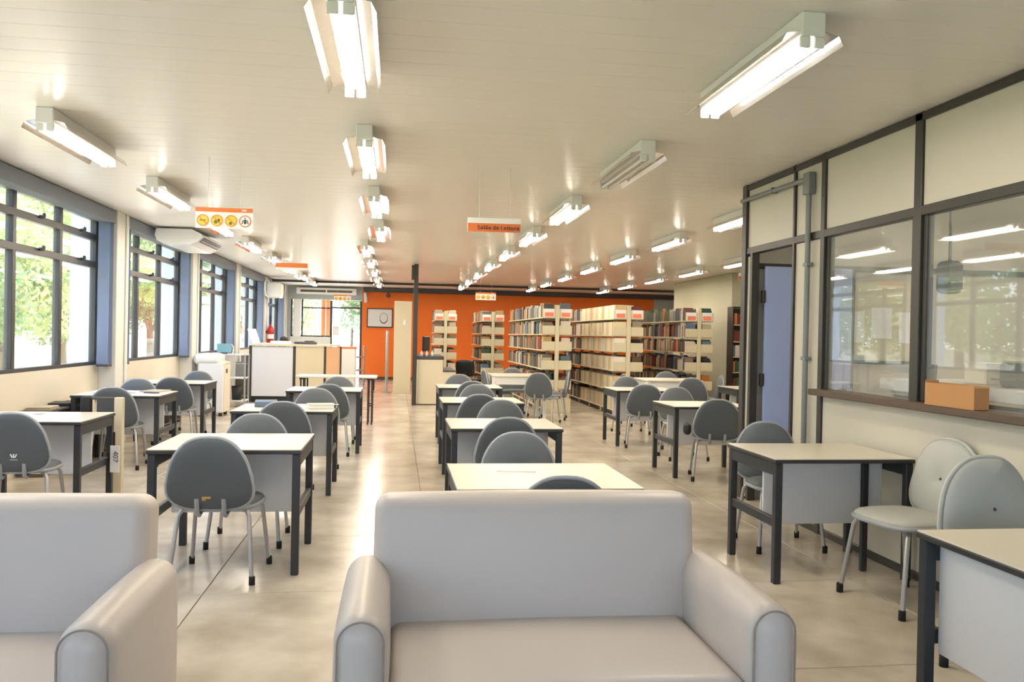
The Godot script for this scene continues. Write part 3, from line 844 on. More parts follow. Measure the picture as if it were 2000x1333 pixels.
func build_chairs() -> void:
	var near := 0.235
	# [x, z of the backrest, turn, label, light]; turn 0: back to the sofas; 180: facing them
	var list := [
		[-2.63, -6.15, 6, "grey chair backing onto the window-side sofa, white logo on its back"],
		[-2.84, -8.85, 4, "grey chair behind the card reader stand, at the magazine-strewn desk"],
		[-2.76, -10.8, 4, "grey chair with its back turned at the desk before the copier"],
		[-3.04, -10.3, 180, "grey chair behind the magazine-strewn desk, beside the low wall shelf"],
		[-2.83, -12.4, 178, "grey chair right before the white copier"],
		[-1.03, -4.86, -4, "grey chair with a gold tag low on its back, at the bare desk"],
		[-0.96, -7.3, 3, "grey chair with its back turned at the desk with two books"],
		[-0.78, -9.8, 3, "grey chair with its back turned at the desk before the long table"],
		[-0.99, -6.12, 180, "grey chair facing the gold-tagged chair across the bare desk"],
		[-0.84, -8.95, 180, "grey chair facing the sofas across the desk with two books"],
		[-0.78, -11.4, 180, "grey chair standing between the last reading desk and the long table"],
		[0.73, -3.52, -3, "grey chair squeezed between the middle sofa and its desk"],
		[0.76, -5.05, 180, "grey chair facing the middle sofa across the first desk"],
		[0.82, -6.05, 3, "grey chair with its back turned at the second middle desk"],
		[0.97, -7.6, 180, "grey chair facing the sofa across the second middle desk"],
		[0.84, -8.38, 4, "grey chair with its back turned at the third middle desk"],
		[0.98, -10.0, 180, "grey chair facing the sofa across the third middle desk"],
		[0.98, -10.77, 4, "grey chair with its back turned at the fourth middle desk"],
		[0.94, -12.5, 178, "grey chair facing the sofa across the fourth middle desk"],
		[3.24, -10.5, -14, "grey chair pulled out slightly skewed from the desk near the file boxes"],
		[3.56, -12.5, 180, "grey chair behind the desk near the file boxes"],
		[3.24, -8.02, -16, "grey chair with a black bag hooked on its seat, by the office door"],
		[3.47, -9.9, 180, "grey chair facing the sofas at the desk past the office door"],
		[2.72, -5.78, 178, "grey chair behind the partition desk, before the office door"],
		[1.55, -14.35, -82, "grey chair on the service-desk side of the first white table"],
		[2.14, -15.25, 180, "grey chair between the first white table and the bookcases"],
		[2.33, -13.42, -28, "grey chair with its back turned at the first white table"],
		[2.98, -14.3, 75, "grey chair at the bookcase side of the first white table"],
		[3.8, -13.4, -84, "grey chair on the aisle side of the second white table"],
		[4.9, -14.6, 180, "grey chair between the second white table and the file boxes"],
		[4.6, -12.45, -28, "grey chair with its back turned at the second white table"],
		[5.42, -13.4, 80, "grey chair at the wall side of the second white table"],
	]
	var proto: Node3D = null
	for c in list:
		var a := deg_to_rad(c[2])
		var at := Vector3(c[0], 0, c[1]) - Vector3(sin(a), 0, cos(a)) * near
		if proto == null: proto = make_chair("reading_chair", c[3], at, c[2])
		else: copy(proto, at, c[2], c[3])
	for o in get_children():
		if str(o.name).begins_with("reading_chair"): o.set_meta("group", "grey upholstered reading chairs")
	# gold tag and white mark on two backs
	for o in get_children():
		if not o.has_meta("label"): continue
		var l: String = o.get_meta("label")
		if l.contains("gold tag low"):
			part(o, "maker_tag", bx(Vector3(0.05, 0.012, 0.003), 0.001), M.gold, Vector3(-0.02, 0.5, 0.246))
			part(o, "maker_tag", bx(Vector3(0.022, 0.014, 0.003), 0.001), M.gold, Vector3(-0.035, 0.49, 0.244))
		if l.contains("white logo"):
			for k in 3: part(o, "logo_stroke", bx(Vector3(0.008, 0.028, 0.003), 0.001), M.white, Vector3(0.0 + 0.014 * k, 0.55, 0.257), Vector3(0, 0, 25 - 25 * k))
			part(o, "logo_stroke", bx(Vector3(0.05, 0.007, 0.003), 0.001), M.chair_rim, Vector3(0.015, 0.522, 0.252))
	var e := make_chair("shell_chair", "light grey shell chair backed against the partition, sideways to its desk", Vector3(2.84, 0, -4.27), 98, true)
	var f := make_chair("shell_chair", "large light grey shell chair at the end-on desk", Vector3(2.76, 0, -3.2), 188, true)
	e.scale = Vector3(1.06, 1.08, 1.06)
	f.scale = Vector3(1.12, 1.1, 1.12)
	for o in [e, f]: o.set_meta("group", "light grey shell chairs")
	single("shoulder_bag", "small black bag hooked on the skewed chair by the office door", "bag", mb().rbox(Vector3.ZERO, Vector3(0.06, 0.11, 0.09), 0.025, Vector3(0.008, 0.005, 0.008)).done(), M.black, Vector3(2.955, 0.535, -8.12))

# ---------- bookcases and books ----------
var book_mesh: ArrayMesh
var all_books := []            # [centre, size, material key, case name]
const LEVELS := [0.1, 0.47, 0.84, 1.2, 1.5, 1.82]
func make_book_mesh() -> void:
	# one unit cube of a book: boards and spine, then the recessed page block as a second surface
	var m := mb()
	m.box(Vector3(0, 0, -0.46), Vector3(1, 1, 0.08), 0.0)
	m.box(Vector3(0, 0, 0.46), Vector3(1, 1, 0.08), 0.0)
	m.box(Vector3(-0.485, 0, 0), Vector3(0.03, 1, 0.86), 0.0)
	book_mesh = m.done()
	var p := mb().box(Vector3(0.005, -0.01, 0), Vector3(0.93, 0.94, 0.84), 0.0)
	p.st.generate_normals()
	p.st.commit(book_mesh)
func bookcase(at: Vector3, bays: int, label: String, key: String, both := true) -> Node3D:   # at: middle of the near end, on the floor; it runs to -z
	var t := thing("bookcase", label, "bookcase", at, 0, "double-sided library bookcases")
	var B := 0.98
	for k in bays + 1:
		part(t, "upright", bx(Vector3(0.075, 2.05, 0.04), 0.004), M.shelf_metal, Vector3(0, 1.025, -B * k))
		part(t, "foot", bx(Vector3(0.56, 0.09, 0.04), 0.004), M.shelf_metal, Vector3(0, 0.045, -B * k))
	for s in [-1, 1]:
		for li in LEVELS.size():
			var y: float = LEVELS[li]
			for k in bays:
				part(t, "shelf", bx(Vector3(0.24, 0.022, B - 0.03), 0.002), M.shelf_metal, Vector3(s * 0.16, y - 0.012, -B * (k + 0.5)))
			part(t, "end_plate", bx(Vector3(0.245, 0.17 if li > 0 else 0.2, 0.006), 0.001), M.shelf_metal, Vector3(s * 0.163, y + 0.075, 0.002))
		var card := part(t, "label_card", bx(Vector3(0.2, 0.16, 0.004), 0.001), M.paper, Vector3(s * 0.165, 1.9, 0.008))
		part(card, "label_print", bx(Vector3(0.17, 0.08, 0.004), 0.001), M.salmon, Vector3(-0.005 * s, -0.03, 0.002))
	part(t, "kick_plate", bx(Vector3(0.5, 0.08, B * bays - 0.06), 0.003), M.shelf_dark, Vector3(0, 0.042, -B * bays / 2))
	var r := RandomNumberGenerator.new()
	r.seed = hash(key)
	for s in ([-1, 1] if both else [-1]):
		for li in LEVELS.size():
			var count := 0
			var room: float = (LEVELS[li + 1] - LEVELS[li] if li < 5 else 0.33) - 0.05
			for k in bays:
				var z := -B * k - 0.03
				var last := -B * (k + 1) + 0.03
				var boxes: bool = key == "files" and k < 3 and s == -1
				var tone := r.randi() % 16
				var inbay := 0
				while z > last + 0.06:
					var th := r.randf_range(0.018, 0.055)
					if boxes: th = 0.105
					if z - th < last: break
					var h: float = min(room, r.randf_range(0.19, 0.275))
					var d := r.randf_range(0.15, 0.2)
					if boxes: h = min(room, 0.255); d = 0.22
					if r.randf() < 0.45: tone = r.randi() % 16
					var mk := "filebox" if boxes else "book_%d" % tone
					if not boxes and r.randf() < 0.02: mk = ["book_bright", "book_teal"][r.randi() % 2]
					if boxes or r.randf() > 0.07:
						all_books.append([at + Vector3(s * (0.275 - d / 2 - 0.015), LEVELS[li] + h / 2, z - th / 2), Vector3(d, h, th), mk, key, s, li, k, count, inbay])
						count += 1
						inbay += 1
					z -= th + 0.002
	return t
func build_bookcases() -> void:
	make_book_mesh()
	bookcase(Vector3(1.21, 0, -21.0), 2, "cream double-sided bookcase standing behind the service desk", "first")
	bookcase(Vector3(2.4, 0, -20.8), 3, "cream double-sided bookcase under the hanging pictogram sign", "second")
	bookcase(Vector3(3.0, 0, -15.4), 5, "long cream double-sided bookcase with orange books, beside the first white table", "third")
	bookcase(Vector3(4.31, 0, -15.1), 5, "long cream bookcase filled with cream file boxes at its end", "files")
	bookcase(Vector3(5.88, 0, -15.6), 4, "cream double-sided bookcase next to the pale block wall", "fifth")
	# the 300 that show largest are books of their own; the others are one mass
	var eye := Vector3(0, 1.45, 0)
	var order := []
	for i in all_books.size():
		var b = all_books[i]
		var p: Vector3 = b[0]
		var seen: float = b[1].y * b[1].z * abs(p.x) / pow(p.distance_to(eye), 3)
		if b[4] == 1: seen *= 0.02
		if b[3] == "files" and b[6] >= 3: seen *= 0.2
		order.append([seen, i])
	order.sort_custom(func(x, y): return x[0] > y[0])
	var rows := ["lowest", "second", "third", "fourth", "fifth", "top"]
	var where := {"first": "the bookcase behind the service desk", "second": "the bookcase under the pictogram sign", "third": "the bookcase beside the first white table", "files": "the file-box bookcase", "fifth": "the bookcase by the block wall"}
	var hue := {"0": "charcoal", "1": "olive-brown", "2": "tan", "3": "cream", "4": "brown", "5": "slate-grey", "6": "stone-grey", "7": "dark red", "8": "bottle-green", "9": "off-white", "10": "umber", "11": "orange", "12": "blue", "13": "ochre", "14": "ivory", "15": "black", "bright": "bright orange", "teal": "teal"}
	var nb := 0
	var nf := 0
	var rest := {}
	var pages_on := mb()
	for o in order:
		var b = all_books[o[1]]
		var is_box: bool = b[2] == "filebox"
		if (is_box and nf < 130) or (not is_box and nb < 296):
			var n := MeshInstance3D.new()
			n.name = numbered("file_box" if is_box else "shelved_book")
			n.mesh = book_mesh
			n.set_surface_override_material(0, M[b[2]] if not is_box else [M.filebox, M.filebox_pale, M.filebox_pale, M.filebox_tan][(b[7] * 7 + b[5] * 3) % 4])
			n.set_surface_override_material(1, M.filebox if is_box else M.pages)
			add_child(n)
			n.position = b[0]
			n.scale = b[1] * Vector3(-b[4] * -1.0 if false else 1.0, 1, 1)
			if is_box:
				nf += 1
				tag(n, "cream file box, %s from the table end on the %s shelf of %s" % [ORD[b[7]], rows[b[5]], where[b[3]]], "file box", "file boxes on the %s shelf of %s" % [rows[b[5]], where[b[3]]])
			else:
				nb += 1
				var name_: String = hue[b[2].trim_prefix("book_")]
				tag(n, "%s book, %s in %s bay, %s shelf, %s" % [name_, ORD[b[8]], ORD[b[6]], rows[b[5]], where[b[3]].trim_prefix("the ").replace("beside", "by")], "book", "books on the %s shelf of %s" % [rows[b[5]], where[b[3]]])
		else:
			if not rest.has(b[2]): rest[b[2]] = mb()
			rest[b[2]].box(b[0], b[1], 0.0)
	for k in rest:
		var n := single("books", "mass of %s volumes farther back on the bookcases" % hue.get(k.trim_prefix("book_"), "cream boxed"), "books", rest[k].done(), M[k])
		n.set_meta("kind", "stuff")

# ---------- furniture towards the far end ----------
func build_far_furniture() -> void:
	# reception counter: a straight front, then two faces bending back
	var t := thing("reception_counter", "white panelled reception counter with dark corner posts and pale top", "counter", Vector3(-2.95, 0, -17.4))
	var pts := [Vector2(0, 0), Vector2(0.87, 0), Vector2(1.45, -0.35), Vector2(1.75, -0.62)]
	var mats := [M.modesty, M.panel_cream, M.panel_orange_bounce]  # one white counter; window light and orange bounce put into each face colour
	for i in 3:
		var a: Vector2 = pts[i]; var b: Vector2 = pts[i + 1]
		var d := b - a
		var yaw := rad_to_deg(atan2(-d.y, d.x))
		part(t, "front_panel", bx(Vector3(d.length() - 0.04, 1.02, 0.03), 0.003), mats[i], Vector3((a.x + b.x) / 2, 0.63, (a.y + b.y) / 2), Vector3(0, yaw, 0))
		part(t, "plinth", bx(Vector3(d.length(), 0.12, 0.03), 0.003), M.black, Vector3((a.x + b.x) / 2, 0.06, (a.y + b.y) / 2 - 0.02), Vector3(0, yaw, 0))
	for i in 4:
		part(t, "corner_post", bx(Vector3(0.055, 1.15, 0.055), 0.004), M.frame, Vector3(pts[i].x, 0.575, pts[i].y))
	var top := PackedVector2Array()
	for q in pts: top.append(q + Vector2(0.0, 0.05))
	for i in range(3, -1, -1): top.append(pts[i] + Vector2(-0.08 * i, -0.4))
	part(t, "counter_top", mb().extrude(top, 1.15, 1.19, Vector3.ZERO, Basis(Vector3(1, 0, 0), Vector3(0, 0, 1), Vector3(0, 1, 0))).done(), M.laminate)
	var wing := thing("counter_wing", "low white counter wing with an orange-brown edge by the entrance", "counter", Vector3(-1.16, 0, -19.3))
	part(wing, "front_panel", bx(Vector3(0.4, 1.08, 0.03), 0.003), M.white, Vector3(0, 0.54, 0))
	part(wing, "side_panel", bx(Vector3(0.03, 1.08, 0.6), 0.003), M.white, Vector3(0.19, 0.54, -0.3))
	part(wing, "wing_top", bx(Vector3(0.44, 0.04, 0.64), 0.004), M.sign_orange, Vector3(0, 1.1, -0.3))
	# things on the counter
	var lp := thing("laptop", "white laptop standing open on the reception counter", "laptop", Vector3(-2.78, 1.19, -17.56), 70)
	part(lp, "keyboard_base", bx(Vector3(0.32, 0.018, 0.22), 0.004), M.white_gloss, Vector3(0, 0.009, 0))
	part(lp, "screen_lid", bx(Vector3(0.32, 0.3, 0.012), 0.004), M.white_gloss, Vector3(0, 0.16, -0.16), Vector3(-22, 0, 0))
	single("document_tray", "flat white document tray on the reception counter", "tray", mb().box(Vector3(0, 0.01, 0), Vector3(0.42, 0.02, 0.26), 0.003).box(Vector3(0, 0.035, -0.12), Vector3(0.42, 0.05, 0.02), 0.003).done(), M.white, Vector3(-2.4, 1.19, -17.6))
	single("scanner", "grey flat scanner on the reception counter's bend", "scanner", mb().box(Vector3(0, 0.025, 0), Vector3(0.4, 0.05, 0.26), 0.01).box(Vector3(0.1, 0.06, 0), Vector3(0.12, 0.03, 0.2), 0.008).done(), M.dark_grey, Vector3(-1.9, 1.19, -17.75), Vector3(0, -30, 0))
	# service desk with a raised dark top, and the steel post beside it
	var s := thing("service_desk", "stepped white service desk with dark grey tops beside the dark post", "desk", Vector3(0.42, 0, -17.0))
	part(s, "end_panel", mb().extrude(PackedVector2Array([Vector2(0, 0.02), Vector2(0.78, 0.02), Vector2(0.78, 0.68), Vector2(0.52, 0.68), Vector2(0.52, 0.93), Vector2(0, 0.93)]), -0.03, 0.0).done(), M.panel_cream)
	part(s, "raised_top", bx(Vector3(0.56, 0.07, 1.6), 0.006), M.dark_grey, Vector3(0.26, 0.965, -0.79))
	part(s, "work_top", bx(Vector3(0.27, 0.03, 1.6), 0.004), M.dark_grey, Vector3(0.66, 0.7, -0.79))
	part(s, "aisle_panel", bx(Vector3(0.03, 0.91, 1.55), 0.003), M.panel_cream, Vector3(0.015, 0.475, -0.81))
	part(s, "far_panel", bx(Vector3(0.76, 0.66, 0.03), 0.003), M.panel_cream, Vector3(0.39, 0.35, -1.56))
	part(s, "foot_strip", bx(Vector3(0.78, 0.02, 0.035), 0.002), M.frame, Vector3(0.39, 0.01, -0.015))
	var p := thing("steel_post", "slim dark steel post rising floor to ceiling beside the service desk", "post", Vector3(0.36, 0, -16.95))
	part(p, "shaft", bx(Vector3(0.09, CEIL - 0.01, 0.1), 0.006), M.frame, Vector3(0, (CEIL - 0.01) / 2, 0))
	part(p, "top_bracket", bx(Vector3(0.07, 0.3, 0.1), 0.006), M.frame, Vector3(-0.06, CEIL - 0.18, 0))
	var mo := thing("computer_monitor", "black computer monitor seen from behind on the service desk", "monitor", Vector3(0.6, 1.0, -17.4), 250)
	part(mo, "screen_case", bx(Vector3(0.38, 0.31, 0.05), 0.012), M.black, Vector3(0, 0.25, 0))
	part(mo, "screen", bx(Vector3(0.34, 0.26, 0.004), 0.001), M.modesty, Vector3(0, 0.25, 0.026))
	part(mo, "neck", bx(Vector3(0.06, 0.14, 0.04), 0.006), M.black, Vector3(0, 0.08, -0.02))
	part(mo, "stand_foot", bx(Vector3(0.22, 0.015, 0.17), 0.005), M.black, Vector3(0, 0.0075, 0))
	for k in 3: single("desk_bottle", ["small pale bottle nearest the dark post on the service desk", "middle one of three small pale bottles on the service desk", "small pale bottle at the chair side of the service desk"][k], "bottle", mb().lathe([Vector2(0, 0), Vector2(0.025, 0), Vector2(0.025, 0.07), Vector2(0.01, 0.09), Vector2(0.01, 0.11), Vector2(0, 0.11)], 12).done(), M.white, Vector3(0.5 + 0.11 * k, 1.0, -17.08 - 0.04 * k), Vector3.ZERO, "small bottles on the service desk")
	office_chair(Vector3(1.58, 0, -18.25), -25, "black swivel chair at the service desk, before the orange wall")
	office_chair(Vector3(-2.42, 0, -18.35), 180, "black swivel chair behind the reception counter")
	# tall cream cabinet with a switch, stanchion
	var c := thing("tall_cabinet", "tall narrow cream cabinet with a small white switch, by the orange wall", "cabinet", Vector3(0.13, 0, -20.4))
	part(c, "body", bx(Vector3(0.42, 2.24, 0.4), 0.006), M.panel_cream, Vector3(0, 1.12, 0))
	part(c, "switch_box", bx(Vector3(0.07, 0.13, 0.03), 0.01), M.white, Vector3(0.04, 1.72, 0.21))
	var q := thing("stanchion", "thin brushed steel stanchion before the orange wall", "post", Vector3(-0.24, 0, -20.3))
	part(q, "pole", rod(0.035, 1.52), M.steel)
	part(q, "foot_disc", rod(0.13, 0.02, 24), M.steel)
	# handrail at the entrance
	var h := thing("handrail", "grey steel handrail with two rails at the entrance", "handrail", Vector3(-1.2, 0, -22.3))
	part(h, "post", rod(0.035, 1.55), M.steel)
	part(h, "post", rod(0.025, 1.1), M.steel, Vector3(0.32, 0, -0.4))
	for y in [0.45, 0.8]: part(h, "rail", mb().tube([Vector3(0, y, 0), Vector3(0.32, y, -0.4)], 0.02, 10).done(), M.steel)
	single("low_bench", "low black bench near the entrance handrail", "bench", mb().box(Vector3(0, 0.36, 0), Vector3(0.62, 0.06, 0.34), 0.01).box(Vector3(-0.27, 0.17, 0), Vector3(0.05, 0.34, 0.3), 0.005).box(Vector3(0.27, 0.17, 0), Vector3(0.05, 0.34, 0.3), 0.005).done(), M.black, Vector3(-0.85, 0, -21.4))
	# copier
	var k := thing("copier", "white free-standing copier with rounded lid, beside the window wall", "copier", Vector3(-3.1, 0, -14.62))
	part(k, "cabinet", bx(Vector3(0.42, 0.84, 0.5), 0.02), M.white_gloss, Vector3(0.02, 0.48, 0))
	part(k, "lid", mb().rbox(Vector3.ZERO, Vector3(0.42, 0.17, 0.52), 0.06, Vector3(0.01, 0.015, 0.01)).done(), M.white_gloss, Vector3(-0.05, 0.96, 0))
	part(k, "side_cover", bx(Vector3(0.03, 0.8, 0.46), 0.008), M.cream, Vector3(0.235, 0.47, 0))
	part(k, "control_panel", bx(Vector3(0.13, 0.04, 0.4), 0.01), M.cream, Vector3(0.19, 0.9, 0.02), Vector3(0, 0, -10))
	part(k, "tray_handle", bx(Vector3(0.012, 0.07, 0.12), 0.003), M.dark_grey, Vector3(0.252, 0.76, 0.1))
	for a in [[-0.15, -0.2], [0.18, -0.2], [-0.15, 0.2], [0.18, 0.2]]: part(k, "caster", rod(0.03, 0.07), M.black, Vector3(a[0], 0, a[1]))
	# steel trolley with a small screen
	var tr := thing("steel_trolley", "light grey steel trolley with glass sides between copier and counter", "trolley", Vector3(-3.1, 0, -16.3))
	for a in [[-0.27, -0.2], [0.27, -0.2], [-0.27, 0.2], [0.27, 0.2]]: part(tr, "upright", bx(Vector3(0.03, 1.0, 0.03), 0.003), M.chair_rim, Vector3(a[0], 0.5, a[1]))
	for y in [0.12, 0.55, 0.99]: part(tr, "shelf", bx(Vector3(0.56, 0.02, 0.42), 0.003), M.modesty, Vector3(0, y, 0))
	part(tr, "side_glass", bx(Vector3(0.5, 0.4, 0.006), 0), M.glass, Vector3(0, 0.77, 0.2))
	single("waste_bin", "black waste bin on the steel trolley's lowest shelf", "bin", mb().lathe([Vector2(0, 0), Vector2(0.085, 0), Vector2(0.105, 0.26), Vector2(0.095, 0.26), Vector2(0.08, 0.02), Vector2(0, 0.02)], 20).done(), M.black, Vector3(-3.0, 0.135, -16.28))
	var sc := thing("small_screen", "small pale teal screen on the steel trolley", "screen", Vector3(-3.24, 1.0, -16.25), 12)
	part(sc, "case", bx(Vector3(0.26, 0.17, 0.03), 0.006), M.teal, Vector3(0, 0.11, 0))
	part(sc, "foot", bx(Vector3(0.12, 0.03, 0.1), 0.005), M.dark_grey, Vector3(0, 0.015, 0))
	part(sc, "side_arm", mb().tube([Vector3(0.15, 0.0, 0), Vector3(0.17, 0.12, 0), Vector3(0.13, 0.18, 0)], 0.012, 8).done(), M.cream)
	# dark open shelf beside the counter
	var ds := thing("open_shelf", "dark open shelf unit between the window wall and the counter", "shelf", Vector3(-3.22, 0, -18.5))
	for y in [0.06, 0.42, 0.74]: part(ds, "board", bx(Vector3(0.34, 0.025, 0.5), 0.003), M.cream, Vector3(0, y, 0))
	for a in [-0.24, 0.24]: part(ds, "side_frame", bx(Vector3(0.34, 0.78, 0.02), 0.003), M.shelf_dark, Vector3(0, 0.39, a))
	part(ds, "rear_panel", bx(Vector3(0.02, 0.76, 0.48), 0.002), M.shelf_dark, Vector3(-0.16, 0.38, 0))
	for a in [[0.76, "dark brown shoulder case on top of the open shelf", 0.17], [0.435, "dark box on the open shelf's middle board", 0.15], [0.075, "tan carton on the open shelf's lowest board", 0.1]]:
		single("storage_box", a[1], "box", mb().box(Vector3(0, a[2] / 2, 0), Vector3(0.24, a[2], 0.3), 0.012).box(Vector3(0, a[2] + 0.008, 0), Vector3(0.25, 0.016, 0.31), 0.005).done(), M.kraft if a[0] < 0.1 else M.shelf_dark, Vector3(-3.19, a[0], -18.5))
	# low rack along the window wall
	for a in [[-9.45, 1.95, "low dark steel rack of flat papers along the wall under the windows"], [-12.9, 1.3, "low dark rack with trays under the window before the copier"]]:
		var rk := thing("low_rack", a[2], "rack", Vector3(-3.46, 0, a[0]))
		for z in [-a[1] / 2, 0.0, a[1] / 2]: part(rk, "side_panel", bx(Vector3(0.24, 0.62, 0.02), 0.003), M.shelf_dark, Vector3(0, 0.31, z))
		for y in [0.05, 0.33, 0.62]: part(rk, "board", bx(Vector3(0.26, 0.02, a[1]), 0.003), M.dark_grey, Vector3(0, y, 0))
		for i in 4:
			single("newspaper_pile", ["white", "cream", "black-covered", "stone-grey"][i] + " flat pile of newspapers on the " + ("long rack under the windows" if a[1] > 1.5 else "short rack before the copier"), "newspapers", mb().box(Vector3.ZERO, Vector3(0.22, 0.02, 0.3), 0.003).box(Vector3(0.006, 0.017, 0.008), Vector3(0.21, 0.014, 0.29), 0.003, Basis(Vector3.UP, 0.06)).done(), [M.paper, M.panel_cream, M.black, M.book_6][i], Vector3(-3.46, 0.64, a[0] - a[1] / 2 + a[1] * (i + 0.5) / 4.0), Vector3(0, rng.randf_range(-6, 6), 0), "newspaper piles on the %s rack" % ("long" if a[1] > 1.5 else "short"))
	# dark bookcase at the block wall
	var w := thing("wall_bookcase", "narrow dark bookcase against the end of the block wall", "bookcase", Vector3(7.35, 0, -16.5))
	for x in [-0.45, 0.45]: part(w, "side_panel", bx(Vector3(0.03, 2.15, 0.28), 0.003), M.frame, Vector3(x, 1.075, 0))
	for y in [0.05, 0.42, 0.78, 1.1, 1.42, 1.77, 2.14]: part(w, "board", bx(Vector3(0.87, 0.022, 0.27), 0.002), M.shelf_metal if y < 2.1 else M.frame, Vector3(0, y, 0))
	part(w, "rear_panel", bx(Vector3(0.9, 2.1, 0.015), 0.002), M.shelf_dark, Vector3(0, 1.07, -0.14))
	for y in [0.42, 0.78, 1.1, 1.42, 1.77]:
		var x := -0.42
		var nth := 0
		while x < 0.3:
			var th := rng.randf_range(0.03, 0.07)
			nth += 1
			single("upright_volume", "volume %s from its aisle-side end, on the %s board of the narrow dark bookcase" % [ORD[nth - 1], ORD[[0.42, 0.78, 1.1, 1.42, 1.77].find(y) + 1]], "book", bx(Vector3(th, rng.randf_range(0.2, 0.26), 0.18), 0.003), M["book_%d" % (rng.randi() % 16)] if not (y == 1.42) else M.book_7, Vector3(7.35 + x + th / 2, y + 0.125, -16.47), Vector3.ZERO, "volumes in the narrow dark bookcase")
			x += th + 0.004
func office_chair(at: Vector3, turn: float, label: String) -> void:
	var t := thing("swivel_chair", label, "chair", at, turn, "black swivel chairs")
	part(t, "seat", mb().rbox(Vector3.ZERO, Vector3(0.46, 0.08, 0.44), 0.035, Vector3(0, 0.012, 0)).done(), M.black, Vector3(0, 0.44, 0))
	part(t, "backrest", mb().rbox(Vector3.ZERO, Vector3(0.4, 0.34, 0.07), 0.032, Vector3(0.02, 0.02, 0.01)).done(), M.black, Vector3(0, 0.72, 0.23), Vector3(8, 0, 0))
	part(t, "back_bar", bx(Vector3(0.06, 0.3, 0.02), 0.004), M.black, Vector3(0, 0.54, 0.25))
	part(t, "gas_lift", rod(0.025, 0.32), M.black, Vector3(0, 0.09, 0))
	for k in 5:
		var a := TAU * k / 5
		part(t, "base_arm", mb().tube([Vector3(0, 0.1, 0), Vector3(sin(a) * 0.26, 0.065, cos(a) * 0.26)], [0.025, 0.016], 8).done(), M.black)
		part(t, "caster", rod(0.025, 0.05), M.black, Vector3(sin(a) * 0.26, 0, cos(a) * 0.26))

# ---------- signs, air conditioners, fittings ----------
func pictogram_sign(at: Vector3, W: float, label: String, turn := 0.0) -> void:
	var t := thing("pictogram_sign", label, "sign", at, turn, "hanging prohibition signs")
	var H := W * 0.37
	part(t, "board", bx(Vector3(W, H, 0.006), 0.001), M.white, Vector3(0, -H / 2, 0))
	part(t, "band", bx(Vector3(W, H * 0.2, 0.003), 0), M.sign_orange, Vector3(0, -H * 0.1, 0.005))
	for k in 3: part(t, "band_mark", bx(Vector3(W * 0.022, H * 0.09, 0.002), 0), M.modesty, Vector3(W * (0.32 + 0.03 * k), -H * 0.1, 0.0075))
	var r := W * 0.105
	for k in 4:
		var c := Vector3(W * (-0.37 + 0.246 * k), -H * 0.62, 0.004)
		var ring := part(t, "ring", mb().lathe([Vector2(r * 0.86, 0), Vector2(r, 0), Vector2(r, 0.003), Vector2(r * 0.86, 0.003), Vector2(r * 0.86, 0)], 28, Vector3.ZERO, Basis(Vector3.RIGHT, PI / 2), true).done(), M.sign_red if k == 3 else M.sign_orange, c)
		part(ring, "disc", mb().lathe([Vector2(r * 0.87, 0), Vector2(r * 0.87, 0.002), Vector2(0, 0.002)], 28, Vector3.ZERO, Basis(Vector3.RIGHT, PI / 2), true).done(), M.white if k == 3 else M.sign_yellow)
		if k < 3:
			part(ring, "slash", bx(Vector3(r * 1.75, r * 0.13, 0.0015), 0), M.sign_orange, Vector3(0, 0, 0.0042), Vector3(0, 0, -45))
		if k == 0: part(ring, "cigarette", bx(Vector3(r * 1.0, r * 0.14, 0.0015), 0), M.dark_grey, Vector3(0, 0, 0.003))
		if k == 1:
			part(ring, "food", mb().lathe([Vector2(0.0, 0), Vector2(r * 0.32, 0), Vector2(r * 0.32, 0.0015), Vector2(0, 0.0015)], 16, Vector3.ZERO, Basis(Vector3.RIGHT, PI / 2), true).done(), M.sign_green, Vector3(-r * 0.2, -r * 0.25, 0.0025))
			part(ring, "cup", bx(Vector3(r * 0.35, r * 0.5, 0.0015), 0), M.brown_text, Vector3(r * 0.28, r * 0.02, 0.003), Vector3(0, 0, -20))
		if k == 2: part(ring, "glass_shape", bx(Vector3(r * 0.4, r * 0.45, 0.0015), 0), M.sign_green, Vector3(-r * 0.08, -r * 0.42, 0.003))
		if k == 3:
			part(ring, "figure_head", bx(Vector3(r * 0.2, r * 0.22, 0.0015), 0), M.dark_grey, Vector3(0, r * 0.5, 0.003))
			part(ring, "figure_body", bx(Vector3(r * 0.42, r * 0.75, 0.0015), 0), M.dark_grey, Vector3(0, -r * 0.1, 0.003))
			for s in [-1, 1]: part(ring, "figure_arm", bx(Vector3(r * 0.14, r * 0.75, 0.0015), 0), M.dark_grey, Vector3(s * r * 0.42, -r * 0.15, 0.003), Vector3(0, 0, s * 16))
	for s in [-1, 1]:
		part(t, "hanging_wire", bx(Vector3(0.003, CEIL - at.y, 0.003), 0), M.modesty, Vector3(s * W * 0.28, (CEIL - at.y) / 2, 0))
